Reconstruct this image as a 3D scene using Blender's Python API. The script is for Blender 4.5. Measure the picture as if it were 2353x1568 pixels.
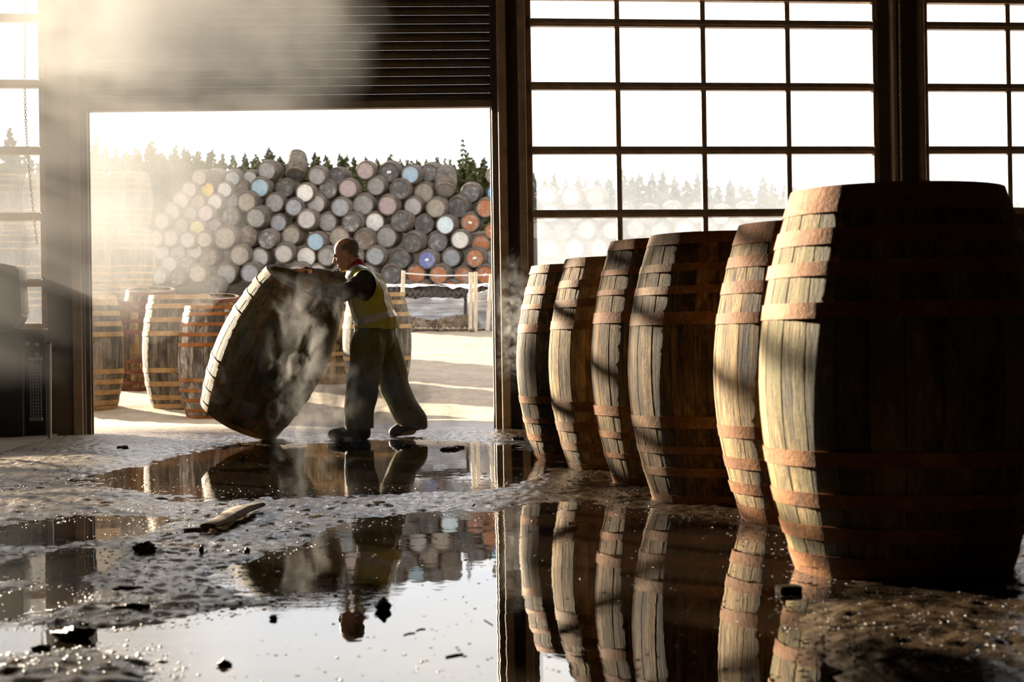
import bpy, bmesh, math, random
import numpy as np
from mathutils import Vector, Matrix, Quaternion, noise as mn
random.seed(7); np.random.seed(7)
S = bpy.context.scene
for o in list(bpy.data.objects): bpy.data.objects.remove(o)
COL = S.collection
R = math.radians
V = Vector

# ------------------------------------------------------------------ camera
F, CX, CY, CH = 3900.0, 1176.5, 784.0, 0.69
YAW, PITCH, ROLL = R(7.0), 16/3900, -0.015
fw = V((math.sin(YAW)*math.cos(PITCH), math.cos(YAW)*math.cos(PITCH), math.sin(PITCH)))
r0 = V((math.cos(YAW), -math.sin(YAW), 0)); u0 = r0.cross(fw)
rt = r0*math.cos(ROLL)+u0*math.sin(ROLL); up = u0*math.cos(ROLL)-r0*math.sin(ROLL)
CAM = V((0, 0, CH))
cd = bpy.data.cameras.new('camera'); cam = bpy.data.objects.new('camera', cd); COL.objects.link(cam)
cam.matrix_world = Matrix(((rt.x, up.x, -fw.x, CAM.x), (rt.y, up.y, -fw.y, CAM.y), (rt.z, up.z, -fw.z, CAM.z), (0, 0, 0, 1)))
cd.sensor_width = 36; cd.lens = F/2353*36; cd.clip_start = .05; cd.clip_end = 600
cd.dof.use_dof = True; cd.dof.focus_distance = 10.5; cd.dof.aperture_fstop = 5.6
S.camera = cam
# ------------------------------------------------------------------ world, sun, exposure
SUN_AZ, SUN_EL = R(-36.2), R(13.4)
SUND = V((math.sin(SUN_AZ)*math.cos(SUN_EL), math.cos(SUN_AZ)*math.cos(SUN_EL), math.sin(SUN_EL)))
sl = bpy.data.lights.new('sun', 'SUN'); sl.energy = 40; sl.angle = R(.6); sl.color = (1, .84, .63)
sun = bpy.data.objects.new('sun', sl); COL.objects.link(sun); sun.location = SUND*60
sun.rotation_euler = SUND.to_track_quat('Z', 'Y').to_euler()
w = bpy.data.worlds.new('world'); S.world = w; w.use_nodes = True
nt = w.node_tree; bg = nt.nodes['Background']
tc = nt.nodes.new('ShaderNodeTexCoord'); mp = nt.nodes.new('ShaderNodeMapping'); mp.inputs['Scale'].default_value = (1.2, 1.2, 4)
nz = nt.nodes.new('ShaderNodeTexNoise'); nz.inputs['Scale'].default_value = 2.2; nz.inputs['Detail'].default_value = 6; nz.inputs['Roughness'].default_value = .55
cr = nt.nodes.new('ShaderNodeValToRGB')
cr.color_ramp.elements[0].position = .36; cr.color_ramp.elements[0].color = (.74, .78, .86, 1)
cr.color_ramp.elements[1].position = .62; cr.color_ramp.elements[1].color = (1, .965, .91, 1)
nt.links.new(tc.outputs['Generated'], mp.inputs['Vector']); nt.links.new(mp.outputs[0], nz.inputs['Vector'])
nt.links.new(nz.outputs['Fac'], cr.inputs['Fac']); nt.links.new(cr.outputs['Color'], bg.inputs['Color'])
bg.inputs['Strength'].default_value = 2.2
S.view_settings.view_transform = 'Standard'; S.view_settings.look = 'None'
S.view_settings.gamma = 1; S.view_settings.use_curve_mapping = False; S.view_settings.exposure = 0.0
cy = S.cycles
cy.use_denoising = True
try: cy.denoiser = 'OPENIMAGEDENOISE'
except Exception: pass
cy.max_bounces = 6; cy.diffuse_bounces = 3; cy.glossy_bounces = 4; cy.transmission_bounces = 4; cy.volume_bounces = 0; cy.transparent_max_bounces = 10
cy.sample_clamp_indirect = 6; cy.caustics_reflective = False; cy.caustics_refractive = False
cy.use_adaptive_sampling = True; cy.adaptive_threshold = .03
cy.volume_max_steps = 48

# ------------------------------------------------------------------ pixel helpers (used to survey the photograph)
def ray(px, py): return fw + rt*((px-CX)/F) - up*((py-CY)/F)
def D(px, py, d): return CAM + ray(px, py)*d
def G(px, py, z=0.0):
    r = ray(px, py); return CAM + r*((z-CH)/r.z)
YW = 14.3                                   # inner face of the front wall
def W(px, py, y=YW):
    r = ray(px, py); return CAM + r*(y/r.y)
def yh(px): return 800-.015*(px-CX)
def depth(p): return (p-CAM).dot(fw)
def proj(p):
    q = p-CAM; d = q.dot(fw); return (CX+F*q.dot(rt)/d, CY-F*q.dot(up)/d, d)
def yard_z(y):
    if y < 18: return 0.0
    if y < 36: return .066*(y-18)*min(1, (y-18)/2.0+.2)
    if y < 46: return 1.19+.04*(y-36)
    if y < 56: return 1.59+.30*(y-46)
    return 4.6+.035*(y-56)

# ------------------------------------------------------------------ material helpers
class N:
    def __init__(s, name, vol=False):
        s.m = bpy.data.materials.new(name); s.m.use_nodes = True; s.t = s.m.node_tree
        s.b = s.t.nodes.get('Principled BSDF'); s.o = s.t.nodes.get('Material Output')
    def n(s, ty, **kw):
        x = s.t.nodes.new('ShaderNode'+ty)
        for k, v in kw.items():
            if k.startswith('i_'):
                key = k[2:]; key = int(key) if key.isdigit() else key.replace('_', ' ')
                s.set(x.inputs[key], v)
            else: setattr(x, k, v)
        return x
    def set(s, sock, v):
        if hasattr(v, 'is_output'): s.t.links.new(v, sock)
        elif isinstance(v, (tuple, list)) and len(v) == 3 and sock.type == 'RGBA': sock.default_value = (*v, 1)
        else: sock.default_value = v
    def ramp(s, fac, *els):
        x = s.n('ValToRGB'); e = x.color_ramp.elements
        while len(e) < len(els): e.new(.5)
        for a, (p, c) in zip(e, els): a.position = p; a.color = (*c, 1) if len(c) == 3 else c
        s.set(x.inputs[0], fac); return x.outputs[0]
    def math(s, op, a, b=None, c=None, clamp=False):
        x = s.n('Math', operation=op, use_clamp=clamp); s.set(x.inputs[0], a)
        if b is not None: s.set(x.inputs[1], b)
        if c is not None: s.set(x.inputs[2], c)
        return x.outputs[0]
    def mix(s, f, a, b, mode='MIX'):
        x = s.n('Mix', data_type='RGBA', blend_type=mode); s.set(x.inputs[0], f); s.set(x.inputs[6], a); s.set(x.inputs[7], b); return x.outputs[2]
    def noise(s, vec, scale, detail=4, rough=.55, dist=0):
        x = s.n('TexNoise'); s.set(x.inputs['Vector'], vec); x.inputs['Scale'].default_value = scale
        x.inputs['Detail'].default_value = detail; x.inputs['Roughness'].default_value = rough; x.inputs['Distortion'].default_value = dist
        return x.outputs['Fac']
    def map(s, vec, scale): 
        x = s.n('Mapping'); s.set(x.inputs['Vector'], vec); x.inputs['Scale'].default_value = scale; return x.outputs[0]
    def objco(s, rnd=True):
        v = s.n('TexCoord').outputs['Object']
        if rnd:
            a = s.n('VectorMath', operation='SCALE'); a.inputs[0].default_value = (13.1, 7.7, 21.3)
            s.set(a.inputs['Scale'], s.n('ObjectInfo').outputs['Random'])
            b = s.n('VectorMath', operation='ADD'); s.set(b.inputs[0], v); s.set(b.inputs[1], a.outputs[0]); v = b.outputs[0]
        return v
    def pos(s): return s.n('NewGeometry').outputs['Position']
    def bump(s, h, strength, dist):
        x = s.n('Bump'); x.inputs['Strength'].default_value = strength; x.inputs['Distance'].default_value = dist
        s.set(x.inputs['Height'], h); s.set(s.b.inputs['Normal'], x.outputs[0])
    def p(s, **kw):
        for k, v in kw.items(): s.set(s.b.inputs[k.replace('_', ' ')], v)
        return s

def wood_mat(name, dark, mid, pale, moss=0.0, grain=1.0):
    k = N(name); v = k.objco()
    st = k.noise(k.map(v, (26, 26, 2.0)), 1, 7, .65, .3)
    fine = k.noise(k.map(v, (90, 90, 7)), 1, 5, .7)
    big = k.noise(k.map(v, (3, 3, 1.6)), 1, 4, .6)
    rnd = k.n('ObjectInfo').outputs['Random']
    s1 = k.math('ADD', k.math('MULTIPLY', st, .6), k.math('MULTIPLY', fine, .4))
    s2 = k.math('ADD', s1, k.math('MULTIPLY', k.math('SUBTRACT', big, .5), .55))
    s3 = k.math('ADD', s2, k.math('MULTIPLY', k.math('SUBTRACT', rnd, .5), .16))
    gr = k.noise(k.map(v, (6, 6, 2.6)), 1, 8, .74, .6)
    s3 = k.math('ADD', s3, k.math('MULTIPLY', k.math('SUBTRACT', gr, .5), 1.15))
    c = k.ramp(s3, (.30, dark), (.47, mid), (.60, tuple(a*.6+b*.4 for a, b in zip(mid, pale))), (.74, pale))
    if moss:
        mz = k.noise(k.map(v, (9, 9, 3)), 1, 5, .7)
        mm = k.math('MULTIPLY', k.ramp(mz, (.42, (0, 0, 0)), (.66, (1, 1, 1))), moss)
        c = k.mix(mm, c, (.14, .13, .035))
    k.p(Base_Color=c, Roughness=.78, Specular_IOR_Level=.25)
    k.bump(k.math('ADD', k.math('ADD', st, gr), k.math('MULTIPLY', fine, .8)), 1.0*grain, .010)
    return k.m
def rust_mat(name, a, b, c, metal=.04, rough=.72):
    k = N(name); v = k.objco()
    n1 = k.noise(v, 7, 6, .65); n2 = k.noise(v, 60, 5, .7)
    f = k.math('ADD', k.math('MULTIPLY', n1, .65), k.math('MULTIPLY', n2, .35))
    k.p(Base_Color=k.ramp(f, (.34, a), (.5, b), (.68, c)), Roughness=rough, Metallic=metal, Specular_IOR_Level=.18)
    k.bump(k.math('ADD', n1, n2), .6, .006); return k.m
def plain(name, col, rough=.7, metal=0, vary=.35, scale=6, spec=.4, bump=.25, bd=.004):
    k = N(name); v = k.objco(); n = k.noise(v, scale, 6, .65)
    lo = tuple(x*(1-vary) for x in col); hi = tuple(min(1, x*(1+vary)) for x in col)
    k.p(Base_Color=k.ramp(n, (.3, lo), (.7, hi)), Roughness=rough, Metallic=metal, Specular_IOR_Level=spec)
    if bump: k.bump(k.noise(v, scale*6, 4, .6), bump, bd)
    return k.m
M = {}
M['oak'] = wood_mat('weathered_oak', (.016, .010, .004), (.098, .062, .024), (.36, .235, .10))
M['oak_pale'] = wood_mat('sunbleached_oak', (.022, .014, .006), (.18, .118, .048), (.56, .39, .185))
M['oak_moss'] = wood_mat('mossy_oak', (.016, .011, .004), (.105, .074, .026), (.38, .265, .115), .6)
M['oak_dark'] = wood_mat('dark_wet_oak', (.015, .009, .004), (.085, .055, .023), (.32, .21, .095))
M['oak_grey'] = wood_mat('grey_oak', (.03, .026, .022), (.10, .085, .068), (.30, .26, .21), .15)
M['oak_char'] = wood_mat('whitewashed_dark_oak', (.022, .018, .015), (.07, .058, .046), (.55, .5, .43))
M['hoop'] = rust_mat('rusty_hoop_iron', (.085, .030, .008), (.225, .085, .020), (.34, .165, .055))
M['hoop_dull'] = rust_mat('brown_hoop_iron', (.065, .032, .013), (.175, .09, .034), (.32, .19, .082))
M['hoop_tan'] = rust_mat('tan_hoop_iron', (.17, .10, .045), (.34, .22, .10), (.48, .35, .19), .1)
M['hoop_red'] = rust_mat('dark_red_hoop_iron', (.05, .018, .012), (.11, .04, .025), (.20, .09, .05), .1)
M['steel'] = plain('dark_painted_steel', (.26, .20, .155), .5, .1, .3, 4)
M['steel_frame'] = plain('brown_window_steel', (.50, .37, .27), .45, .0, .3, 8)
M['shutter'] = plain('brown_shutter_steel', (.17, .13, .10), .36, .25, .3, 3)
M['rail'] = plain('worn_guide_rail_steel', (.12, .09, .06), .4, .5, .3, 9)
M['wall'] = plain('dark_cladding', (.13, .10, .08), .7, 0, .3, 1.5)
M['shed'] = plain('bare_block_wall', (.035, .03, .025), .85, 0, .2, 1)
M['black'] = plain('black_machine_paint', (.022, .021, .02), .45, .1, .3, 5)
M['grey_metal'] = plain('grey_metal', (.30, .30, .30), .4, .6, .2, 6)
M['wire'] = plain('grey_wire', (.18, .18, .18), .45, .5, .2, 6)
M['chain'] = plain('chain_steel', (.55, .45, .36), .45, .3, .2, 20)
M['concrete'] = plain('stained_concrete', (.16, .13, .10), .8, 0, .4, 5)
M['cask_body'] = wood_mat('heap_cask_wood', (.04, .034, .028), (.12, .10, .082), (.25, .215, .175))
M['cask_hoop'] = rust_mat('heap_hoop_iron', (.07, .055, .045), (.14, .11, .09), (.26, .2, .155))
def head_paint():
    k = N('painted_cask_head'); v = k.objco(); oi = k.n('ObjectInfo')
    n1 = k.noise(v, 5, 6, .7); n2 = k.noise(k.map(v, (9, 40, 9)), 1, 5, .6)
    f = k.math('ADD', k.math('MULTIPLY', n1, .7), k.math('MULTIPLY', n2, .3))
    wear = k.ramp(f, (.50, (0, 0, 0)), (.60, (1, 1, 1)))
    wear = k.math('MULTIPLY', wear, oi.outputs['Alpha'])
    dirt = k.ramp(n2, (.3, (.72, .72, .72)), (.7, (1.12, 1.12, 1.12)))
    c = k.mix(1.0, oi.outputs['Color'], dirt, 'MULTIPLY')
    c = k.mix(wear, c, (.33, .32, .31))
    k.p(Base_Color=c, Roughness=.75); return k.m
M['head'] = head_paint()
M['tag'] = plain('white_paper_tag', (.8, .8, .78), .8, 0, .05)
def glass_mat(name='dusty_window_glass', a=.080, b=.036, base=.0, lw=.018):
    k = N(name); v = k.pos()
    n1 = k.noise(v, 1.3, 5, .6); n2 = k.noise(v, 25, 4, .7)
    z = k.n('SeparateXYZ'); k.set(z.inputs[0], v)
    low = k.math('MULTIPLY', k.math('SUBTRACT', 2.9, z.outputs[2]), lw, clamp=True)
    f = k.math('ADD', k.math('ADD', k.math('MULTIPLY', n1, a), k.math('MULTIPLY', n2, b)), k.math('ADD', low, base), clamp=True)
    tr = k.n('BsdfTransparent'); tl = k.n('BsdfTranslucent'); tl.inputs[0].default_value = (.60, .67, .78, 1)
    mx = k.n('MixShader'); k.set(mx.inputs[0], f); k.set(mx.inputs[1], tr.outputs[0]); k.set(mx.inputs[2], tl.outputs[0])
    gl = k.n('BsdfGlossy'); gl.inputs['Roughness'].default_value = .05; gl.inputs[0].default_value = (1, 1, 1, 1)
    fr = k.n('Fresnel'); fr.inputs[0].default_value = 1.45
    m2 = k.n('MixShader'); k.set(m2.inputs[0], fr.outputs[0]); k.set(m2.inputs[1], mx.outputs[0]); k.set(m2.inputs[2], gl.outputs[0])
    k.set(k.o.inputs['Surface'], m2.outputs[0]); return k.m
M['glass'] = glass_mat()
M['glass_left'] = glass_mat('cleaner_window_glass', .03, .02, .0, .005)
def ground_mat():
    k = N('muddy_sandy_ground'); v = k.pos()
    n1 = k.noise(v, 3.5, 6, .65); n2 = k.noise(v, 22, 6, .7); n3 = k.noise(v, 90, 4, .7)
    at = k.n('Attribute', attribute_name='dry').outputs['Fac']
    dry = k.math('ADD', at, k.math('MULTIPLY', k.math('SUBTRACT', n2, .5), k.math('MULTIPLY', k.math('SUBTRACT', 1.0, at), k.math('MULTIPLY', at, 5.0))), clamp=True)
    f = k.math('ADD', k.math('MULTIPLY', n1, .5), k.math('MULTIPLY', n2, .5))
    mud = k.ramp(f, (.33, (.018, .013, .009)), (.5, (.042, .029, .018)), (.68, (.10, .068, .04)))
    sand = k.ramp(f, (.33, (.17, .13, .09)), (.5, (.30, .235, .165)), (.68, (.42, .34, .25)))
    k.p(Base_Color=k.mix(dry, mud, sand), Specular_IOR_Level=.5, IOR=1.4)
    ro = k.math('ADD', k.math('MULTIPLY', n1, .14), .04); ro = k.math('ADD', ro, k.math('MULTIPLY', dry, .65), clamp=True)
    k.set(k.b.inputs['Roughness'], ro)
    k.bump(k.math('ADD', n2, k.math('MULTIPLY', n3, .6)), .4, .008); return k.m
M['ground'] = ground_mat()
def water_mat():
    k = N('muddy_puddle_water'); v = k.pos()
    k.p(Base_Color=(.012, .008, .005), Roughness=.012, IOR=1.36, Specular_IOR_Level=.55)
    rp = k.n('Attribute', attribute_name='ripple').outputs['Fac']
    h = k.math('ADD', k.math('MULTIPLY', k.noise(v, 5, 3, .5), .04), k.math('MULTIPLY', k.math('MULTIPLY', k.noise(v, 13, 4, .6), rp), .10))
    k.bump(h, 1.0, .010); return k.m
M['water'] = water_mat()
M['clod'] = plain('wet_mud_clod', (.03, .022, .015), .3, 0, .5, 20, .5, .8, .01)
M['driftwood'] = wood_mat('wet_stick_wood', (.03, .02, .012), (.12, .085, .05), (.3, .22, .13))
M['needles'] = plain('spruce_needles', (.085, .085, .030), .7, 0, .5, .8, .2, 0)
M['bark'] = plain('spruce_bark', (.09, .06, .04), .9, 0, .4, 6)
M['log'] = wood_mat('split_log', (.05, .035, .025), (.16, .12, .085), (.36, .29, .21))
M['bark_dark'] = plain('dark_stacked_bark', (.09, .078, .065), .85, 0, .5, 9, .2, .8, .03)
def wrap_mat():
    k = N('plastic_wrap'); v = k.objco(False)
    n = k.noise(k.map(v, (1.5, 1.5, 22)), 1, 5, .6)
    k.p(Base_Color=k.ramp(n, (.35, (.16, .165, .18)), (.65, (.45, .46, .50))), Roughness=.28, Specular_IOR_Level=.6)
    k.bump(n, .8, .03); return k.m
M['wrap'] = wrap_mat()
M['sheet'] = plain('white_plastic_sheet', (.72, .70, .68), .5, 0, .2, 6, .5, .5, .02)
M['post'] = plain('bleached_timber_post', (.62, .53, .40), .7, 0, .2, 8)
# person
M['skin'] = plain('weathered_skin', (.56, .31, .21), .48, 0, .14, 18, .4, .15, .002)
M['hair'] = plain('short_grey_hair', (.22, .19, .16), .7, 0, .3, 60, .3, .9, .006)
M['jumper'] = plain('charcoal_jumper', (.065, .061, .06), .9, 0, .3, 30, .15, .7, .008)
def fab(name, col, trans):
    k = N(name); v = k.objco(False); n = k.noise(v, 9, 5, .6); c = k.ramp(n, (.3, tuple(x*.75 for x in col)), (.7, tuple(min(1, x*1.2) for x in col)))
    k.p(Base_Color=c, Roughness=.6, Specular_IOR_Level=.3); k.bump(k.noise(k.map(v, (8, 8, 3)), 2, 4, .6), .5, .02)
    return k.m
M['vest'] = fab('yellow_hi_vis_fabric', (.50, .47, .06), .2)
M['trousers'] = fab('olive_waterproof_fabric', (.15, .138, .045), .1)
M['stripe'] = plain('silver_reflective_tape', (.62, .62, .60), .3, .3, .1, 40)
M['boot'] = plain('muddy_boot_leather', (.03, .024, .018), .55, 0, .4, 20)
M['red'] = plain('red_collar_fabric', (.42, .03, .03), .8, 0, .2, 20)
M['eye'] = plain('eye_dark', (.02, .015, .012), .2, 0, 0, 5, .5, 0)

# ------------------------------------------------------------------ mesh helpers
class MB:
    def __init__(s): s.v = []; s.f = []
    def add(s, vs, fs):
        b = len(s.v); s.v += [V(x) for x in vs]; s.f += [tuple(i+b for i in f) for f in fs]; return s
    def obox(s, c, ax, h):
        c = V(c); a = [V(x) for x in ax]
        vs = [c+a[0]*h[0]*i+a[1]*h[1]*j+a[2]*h[2]*k for i in (-1, 1) for j in (-1, 1) for k in (-1, 1)]
        return s.add(vs, [(0, 1, 3, 2), (4, 6, 7, 5), (0, 4, 5, 1), (2, 3, 7, 6), (0, 2, 6, 4), (1, 5, 7, 3)])
    def box(s, lo, hi):
        lo = V(lo); hi = V(hi); return s.obox((lo+hi)/2, ((1, 0, 0), (0, 1, 0), (0, 0, 1)), (hi-lo)/2)
    def tube(s, pts, rad, n=8, caps=True, flat=1.0, flatdir=None):
        pts = [V(p) for p in pts]; m = len(pts)
        if not isinstance(rad, (list, tuple)): rad = [rad]*m
        vs = []; prev = None
        for i, p in enumerate(pts):
            t = (pts[min(i+1, m-1)]-pts[max(i-1, 0)]).normalized()
            if flatdir is not None: a = (V(flatdir)-t*V(flatdir).dot(t)).normalized()
            elif prev is None:
                q = V((0, 0, 1)) if abs(t.z) < .9 else V((1, 0, 0)); a = (q-t*q.dot(t)).normalized()
            else: a = (prev-t*prev.dot(t)).normalized()
            prev = a; b = t.cross(a)
            for j in range(n):
                g = 2*math.pi*j/n; vs.append(p+(a*math.cos(g)*flat+b*math.sin(g))*rad[i])
        fs = [(i*n+j, i*n+(j+1) % n, (i+1)*n+(j+1) % n, (i+1)*n+j) for i in range(m-1) for j in range(n)]
        if caps: fs += [tuple(reversed(range(n))), tuple(range((m-1)*n, m*n))]
        return s.add(vs, fs)
    def cap(s, p0, q0, p1, q1, n=14, flat=1.0, flatdir=None):     # tapered capsule
        p0 = V(p0); p1 = V(p1); t = (p1-p0).normalized(); P = []; Q = []
        for a in (-80, -55, -30): P.append(p0+t*q0*math.sin(R(a))); Q.append(q0*math.cos(R(a)))
        P.append(p0); Q.append(q0); P.append((p0+p1)/2); Q.append((q0+q1)/2); P.append(p1); Q.append(q1)
        for a in (30, 55, 80): P.append(p1+t*q1*math.sin(R(a))); Q.append(q1*math.cos(R(a)))
        return s.tube(P, Q, n, True, flat, flatdir)
    def ell(s, c, ax, h, n=16, m=10):
        c = V(c); a = [V(x) for x in ax]; vs = []; fs = []
        for i in range(1, m):
            th = math.pi*i/m
            for j in range(n):
                g = 2*math.pi*j/n
                vs.append(c+a[0]*h[0]*math.sin(th)*math.cos(g)+a[1]*h[1]*math.sin(th)*math.sin(g)+a[2]*h[2]*math.cos(th))
        for i in range(m-2):
            for j in range(n): fs.append((i*n+j, (i+1)*n+j, (i+1)*n+(j+1) % n, i*n+(j+1) % n))
        vs += [c+a[2]*h[2], c-a[2]*h[2]]; T = len(vs)-2
        for j in range(n): fs.append((T, j, (j+1) % n)); fs.append((T+1, (m-2)*n+(j+1) % n, (m-2)*n+j))
        return s.add(vs, fs)
    def mesh(s, name, mat=None, origin=(0, 0, 0), smooth=None):
        o = V(origin); me = bpy.data.meshes.new(name); me.from_pydata([tuple(x-o) for x in s.v], [], s.f)
        if mat: me.materials.append(mat)
        if smooth is not None: shade(me, smooth)
        me.update(); return me
    def build(s, name, mat, parent=None, origin=None, smooth=None):
        if origin is None: origin = parent.location if parent else (0, 0, 0)
        ob = bpy.data.objects.new(name, s.mesh(name, mat, origin, smooth)); COL.objects.link(ob)
        if parent: ob.parent = parent
        else: ob.location = origin
        return ob
def shade(me, ang):
    me.polygons.foreach_set('use_smooth', [True]*len(me.polygons))
    try: me.set_sharp_from_angle(angle=R(ang))
    except Exception: pass
def link(name, me, parent=None, loc=(0, 0, 0), rot=None):
    o = bpy.data.objects.new(name, me); COL.objects.link(o); o.location = loc
    if rot is not None: o.rotation_euler = rot
    if parent: o.parent = parent
    return o
def tag(o, label, cat, group=None):
    o['label'] = label; o['category'] = cat
    if group: o['group'] = group
    return o
def thing(name, label, cat, loc, group=None, rot=None):
    o = bpy.data.objects.new(name, None); COL.objects.link(o); o.location = loc; o.empty_display_size = .1
    if rot is not None: o.rotation_mode = 'QUATERNION'; o.rotation_quaternion = rot
    return tag(o, label, cat, group)
def struct(o): o['kind'] = 'structure'; return o
def sempty(name, loc):
    o = bpy.data.objects.new(name, None); COL.objects.link(o); o.location = loc; return struct(o)
def bevel(me, w=.004, seg=1):
    bm = bmesh.new(); bm.from_mesh(me); bmesh.ops.bevel(bm, geom=bm.edges[:], offset=w, segments=seg, affect='EDGES', clamp_overlap=True); bm.to_mesh(me); bm.free()
# numpy value noise
_P = np.random.RandomState(3).permutation(512)
_P = np.concatenate([_P, _P]); _RV = np.random.RandomState(5).rand(512)
def vnoise(x, y):
    xi = np.floor(x).astype(int); yi = np.floor(y).astype(int); fx = x-xi; fy = y-yi
    fx = fx*fx*(3-2*fx); fy = fy*fy*(3-2*fy)
    def h(a, b): return _RV[_P[(_P[a & 511]+b) & 511]]
    return (h(xi, yi)*(1-fx)+h(xi+1, yi)*fx)*(1-fy)+(h(xi, yi+1)*(1-fx)+h(xi+1, yi+1)*fx)*fy
def fbm(x, y, o=4, g=.5):
    s = 0; a = 1; t = 0
    for i in range(o): s = s+a*(vnoise(x*2**i+17*i, y*2**i+9*i)-.5); t += a; a *= g
    return s/t
def grid_obj(name, xs, ys, Z, mat):
    nx, ny = len(xs), len(ys); X, Y = np.meshgrid(xs, ys)
    co = np.stack([X, Y, Z], -1).reshape(-1, 3).astype(np.float32)
    i = np.arange((nx-1)*(ny-1)); r = i//(nx-1); c = i % (nx-1); a = r*nx+c
    q = np.stack([a, a+1, a+1+nx, a+nx], -1).astype(np.int32)
    me = bpy.data.meshes.new(name); me.vertices.add(len(co)); me.vertices.foreach_set('co', co.ravel())
    me.loops.add(q.size); me.loops.foreach_set('vertex_index', q.ravel())
    me.polygons.add(len(q)); me.polygons.foreach_set('loop_start', np.arange(0, q.size, 4, dtype=np.int32))
    me.update(calc_edges=True); me.materials.append(mat); me.polygons.foreach_set('use_smooth', [True]*len(q)); me.update()
    o = bpy.data.objects.new(name, me); COL.objects.link(o); return o

# ------------------------------------------------------------------ floor: mud relief with water lying in its hollows
BL = [  # (px, py, rx, ry, metres): hollows negative, mounds positive
 (800, 1500, 430, 110, -.060), (1330, 1490, 330, 170, -.060), (1500, 1290, 300, 120, -.058), (1290, 1195, 130, 40, -.04), (1650, 1480, 200, 120, -.05),
 (770, 1066, 390, 50, -.055), (1080, 1075, 130, 35, -.05), (960, 1250, 210, 75, -.052), (720, 1310, 170, 45, -.05), (1060, 1330, 160, 120, -.055),
 (170, 1218, 170, 26, -.035), (130, 1300, 120, 34, -.042), (70, 1385, 110, 42, -.045), (40, 1472, 150, 30, -.04), (330, 1462, 260, 18, -.036), (660, 1440, 200, 40, -.04),
 (210, 1550, 230, 45, .022), (330, 1385, 220, 50, .010), (420, 1290, 160, 40, .006), (30, 1345, 60, 14, .008), (400, 1240, 180, 36, .003), (1110, 1530, 110, 40, .03), (1300, 1555, 120, 25, .022), (850, 1175, 220, 18, .006), (560, 1160, 300, 30, .003), (960, 1150, 200, 18, .006),
 (2080, 1470, 330, 110, .022), (110, 1152, 190, 24, .022), (100, 1060, 230, 34, .032), (200, 1003, 260, 26, .03), (1250, 1120, 120, 30, .006)]
fx0, fx1 = -4.6, 4.4
xs = np.concatenate([np.linspace(-15.6, fx0-.3, 24), np.arange(fx0, fx1, .0165), np.linspace(fx1+.3, 9.6, 14)])
ys = [-6., -4., -2., 0, 1.5, 2.6, 3.2]; y = 3.4
while y < 15.2: ys.append(y); y += .013+.0017*max(0, y-3.4)
ys = np.array(ys+[15.4, 15.7]); X, Y = np.meshgrid(xs, ys)
Z = np.full(X.shape, .0036)
for px, py, rx, ry, a in BL:
    c = G(px, py); d = depth(c); wx = rx*d/F; wy = ry*d*d/(F*CH)
    dx, dy = X-c.x, Y-c.y; ca, sa = math.cos(YAW), math.sin(YAW)
    q = ((dx*ca-dy*sa)/wx)**2+((dx*sa+dy*ca)/wy)**2
    Z += a*np.exp(-q**1.6)
det = np.clip((Y-2.5)/2, 0, 1)
PUD = -np.minimum(Z-.0036, 0)                        # how deep the named puddles are
film = np.clip(1-PUD/.02, 0, 1)
Z += (.010*fbm(X*1.3, Y*1.3, 3, .5)+.012*fbm(X*5+40, Y*5, 4, .6))*det
Z += (.014*fbm(X*11+9, Y*11+5, 3, .6)+.026*(np.abs(fbm(X*19+3, Y*19+8, 2, .6))-.12)+.012*fbm(X*36+1, Y*30+6, 1))*(.25+.55*film)
out = np.clip((Y-13.9)/1.2, 0, 1); Z = Z*(1-out)+(.010+.02*fbm(X*3, Y*3, 4))*out
DRY = np.clip((Y-14.2)/2.6, 0, 1)
for px, py, rx, ry, a in ((90, 1062, 200, 30, .55), (150, 1022, 260, 24, .6), (110, 1152, 190, 24, .4), (250, 985, 200, 22, .6)):
    c = G(px, py); d = depth(c); wx = rx*d/F; wy = ry*d*d/(F*CH); dx, dy = X-c.x, Y-c.y
    DRY = np.maximum(DRY, a*np.exp(-(((dx*ca-dy*sa)/wx)**2+((dx*sa+dy*ca)/wy)**2)**1.5))
FX, FY, FZ = xs, ys, Z
def floor_raw(x, y):
    return float(FZ[min(int(np.searchsorted(FY, y)), len(FY)-1), min(max(int(np.searchsorted(FX, x)), 0), len(FX)-1)])
def floor_z(x, y):
    i = min(max(int(np.searchsorted(FX, x)), 0), len(FX)-1); j = min(max(int(np.searchsorted(FY, y)), 0), len(FY)-1)
    return max(0.0, float(FZ[j, i]))
floor = struct(grid_obj('floor', xs, ys, Z, M['ground']))
def dry_attr(o, val):
    at = o.data.attributes.new('dry', 'FLOAT', 'POINT'); at.data.foreach_set('value', np.asarray(val, np.float32).ravel())
dry_attr(floor, DRY)
wx_ = np.concatenate([[-15], np.arange(-5, 5, .1), [9]]); wy_ = np.concatenate([[-5, 0], np.arange(3, YW-.05, .1), [YW-.03]])
WX, WY = np.meshgrid(wx_, wy_); RP = np.zeros(WX.shape)
for px, py, rx, ry, a in BL:
    if a > 0: continue
    c = G(px, py); d = depth(c); wx = rx*d/F; wy = ry*d*d/(F*CH); dx, dy = WX-c.x, WY-c.y
    RP = np.maximum(RP, np.exp(-(((dx*ca-dy*sa)/wx)**2+((dx*sa+dy*ca)/wy)**2)**1.6))
water = grid_obj('puddle_water', wx_, wy_, WX*0, M['water'])
_at = water.data.attributes.new('ripple', 'FLOAT', 'POINT'); _at.data.foreach_set('value', np.clip(1-1.6*RP, .0, 1).astype(np.float32).ravel())
water['kind'] = 'stuff'
tag(water, 'brown water lying in mirror-like puddles across the muddy floor', 'puddle')
yx = np.concatenate([np.linspace(-90, -16, 20), np.linspace(-15, 15, 200), np.linspace(16, 110, 25)])
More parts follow.
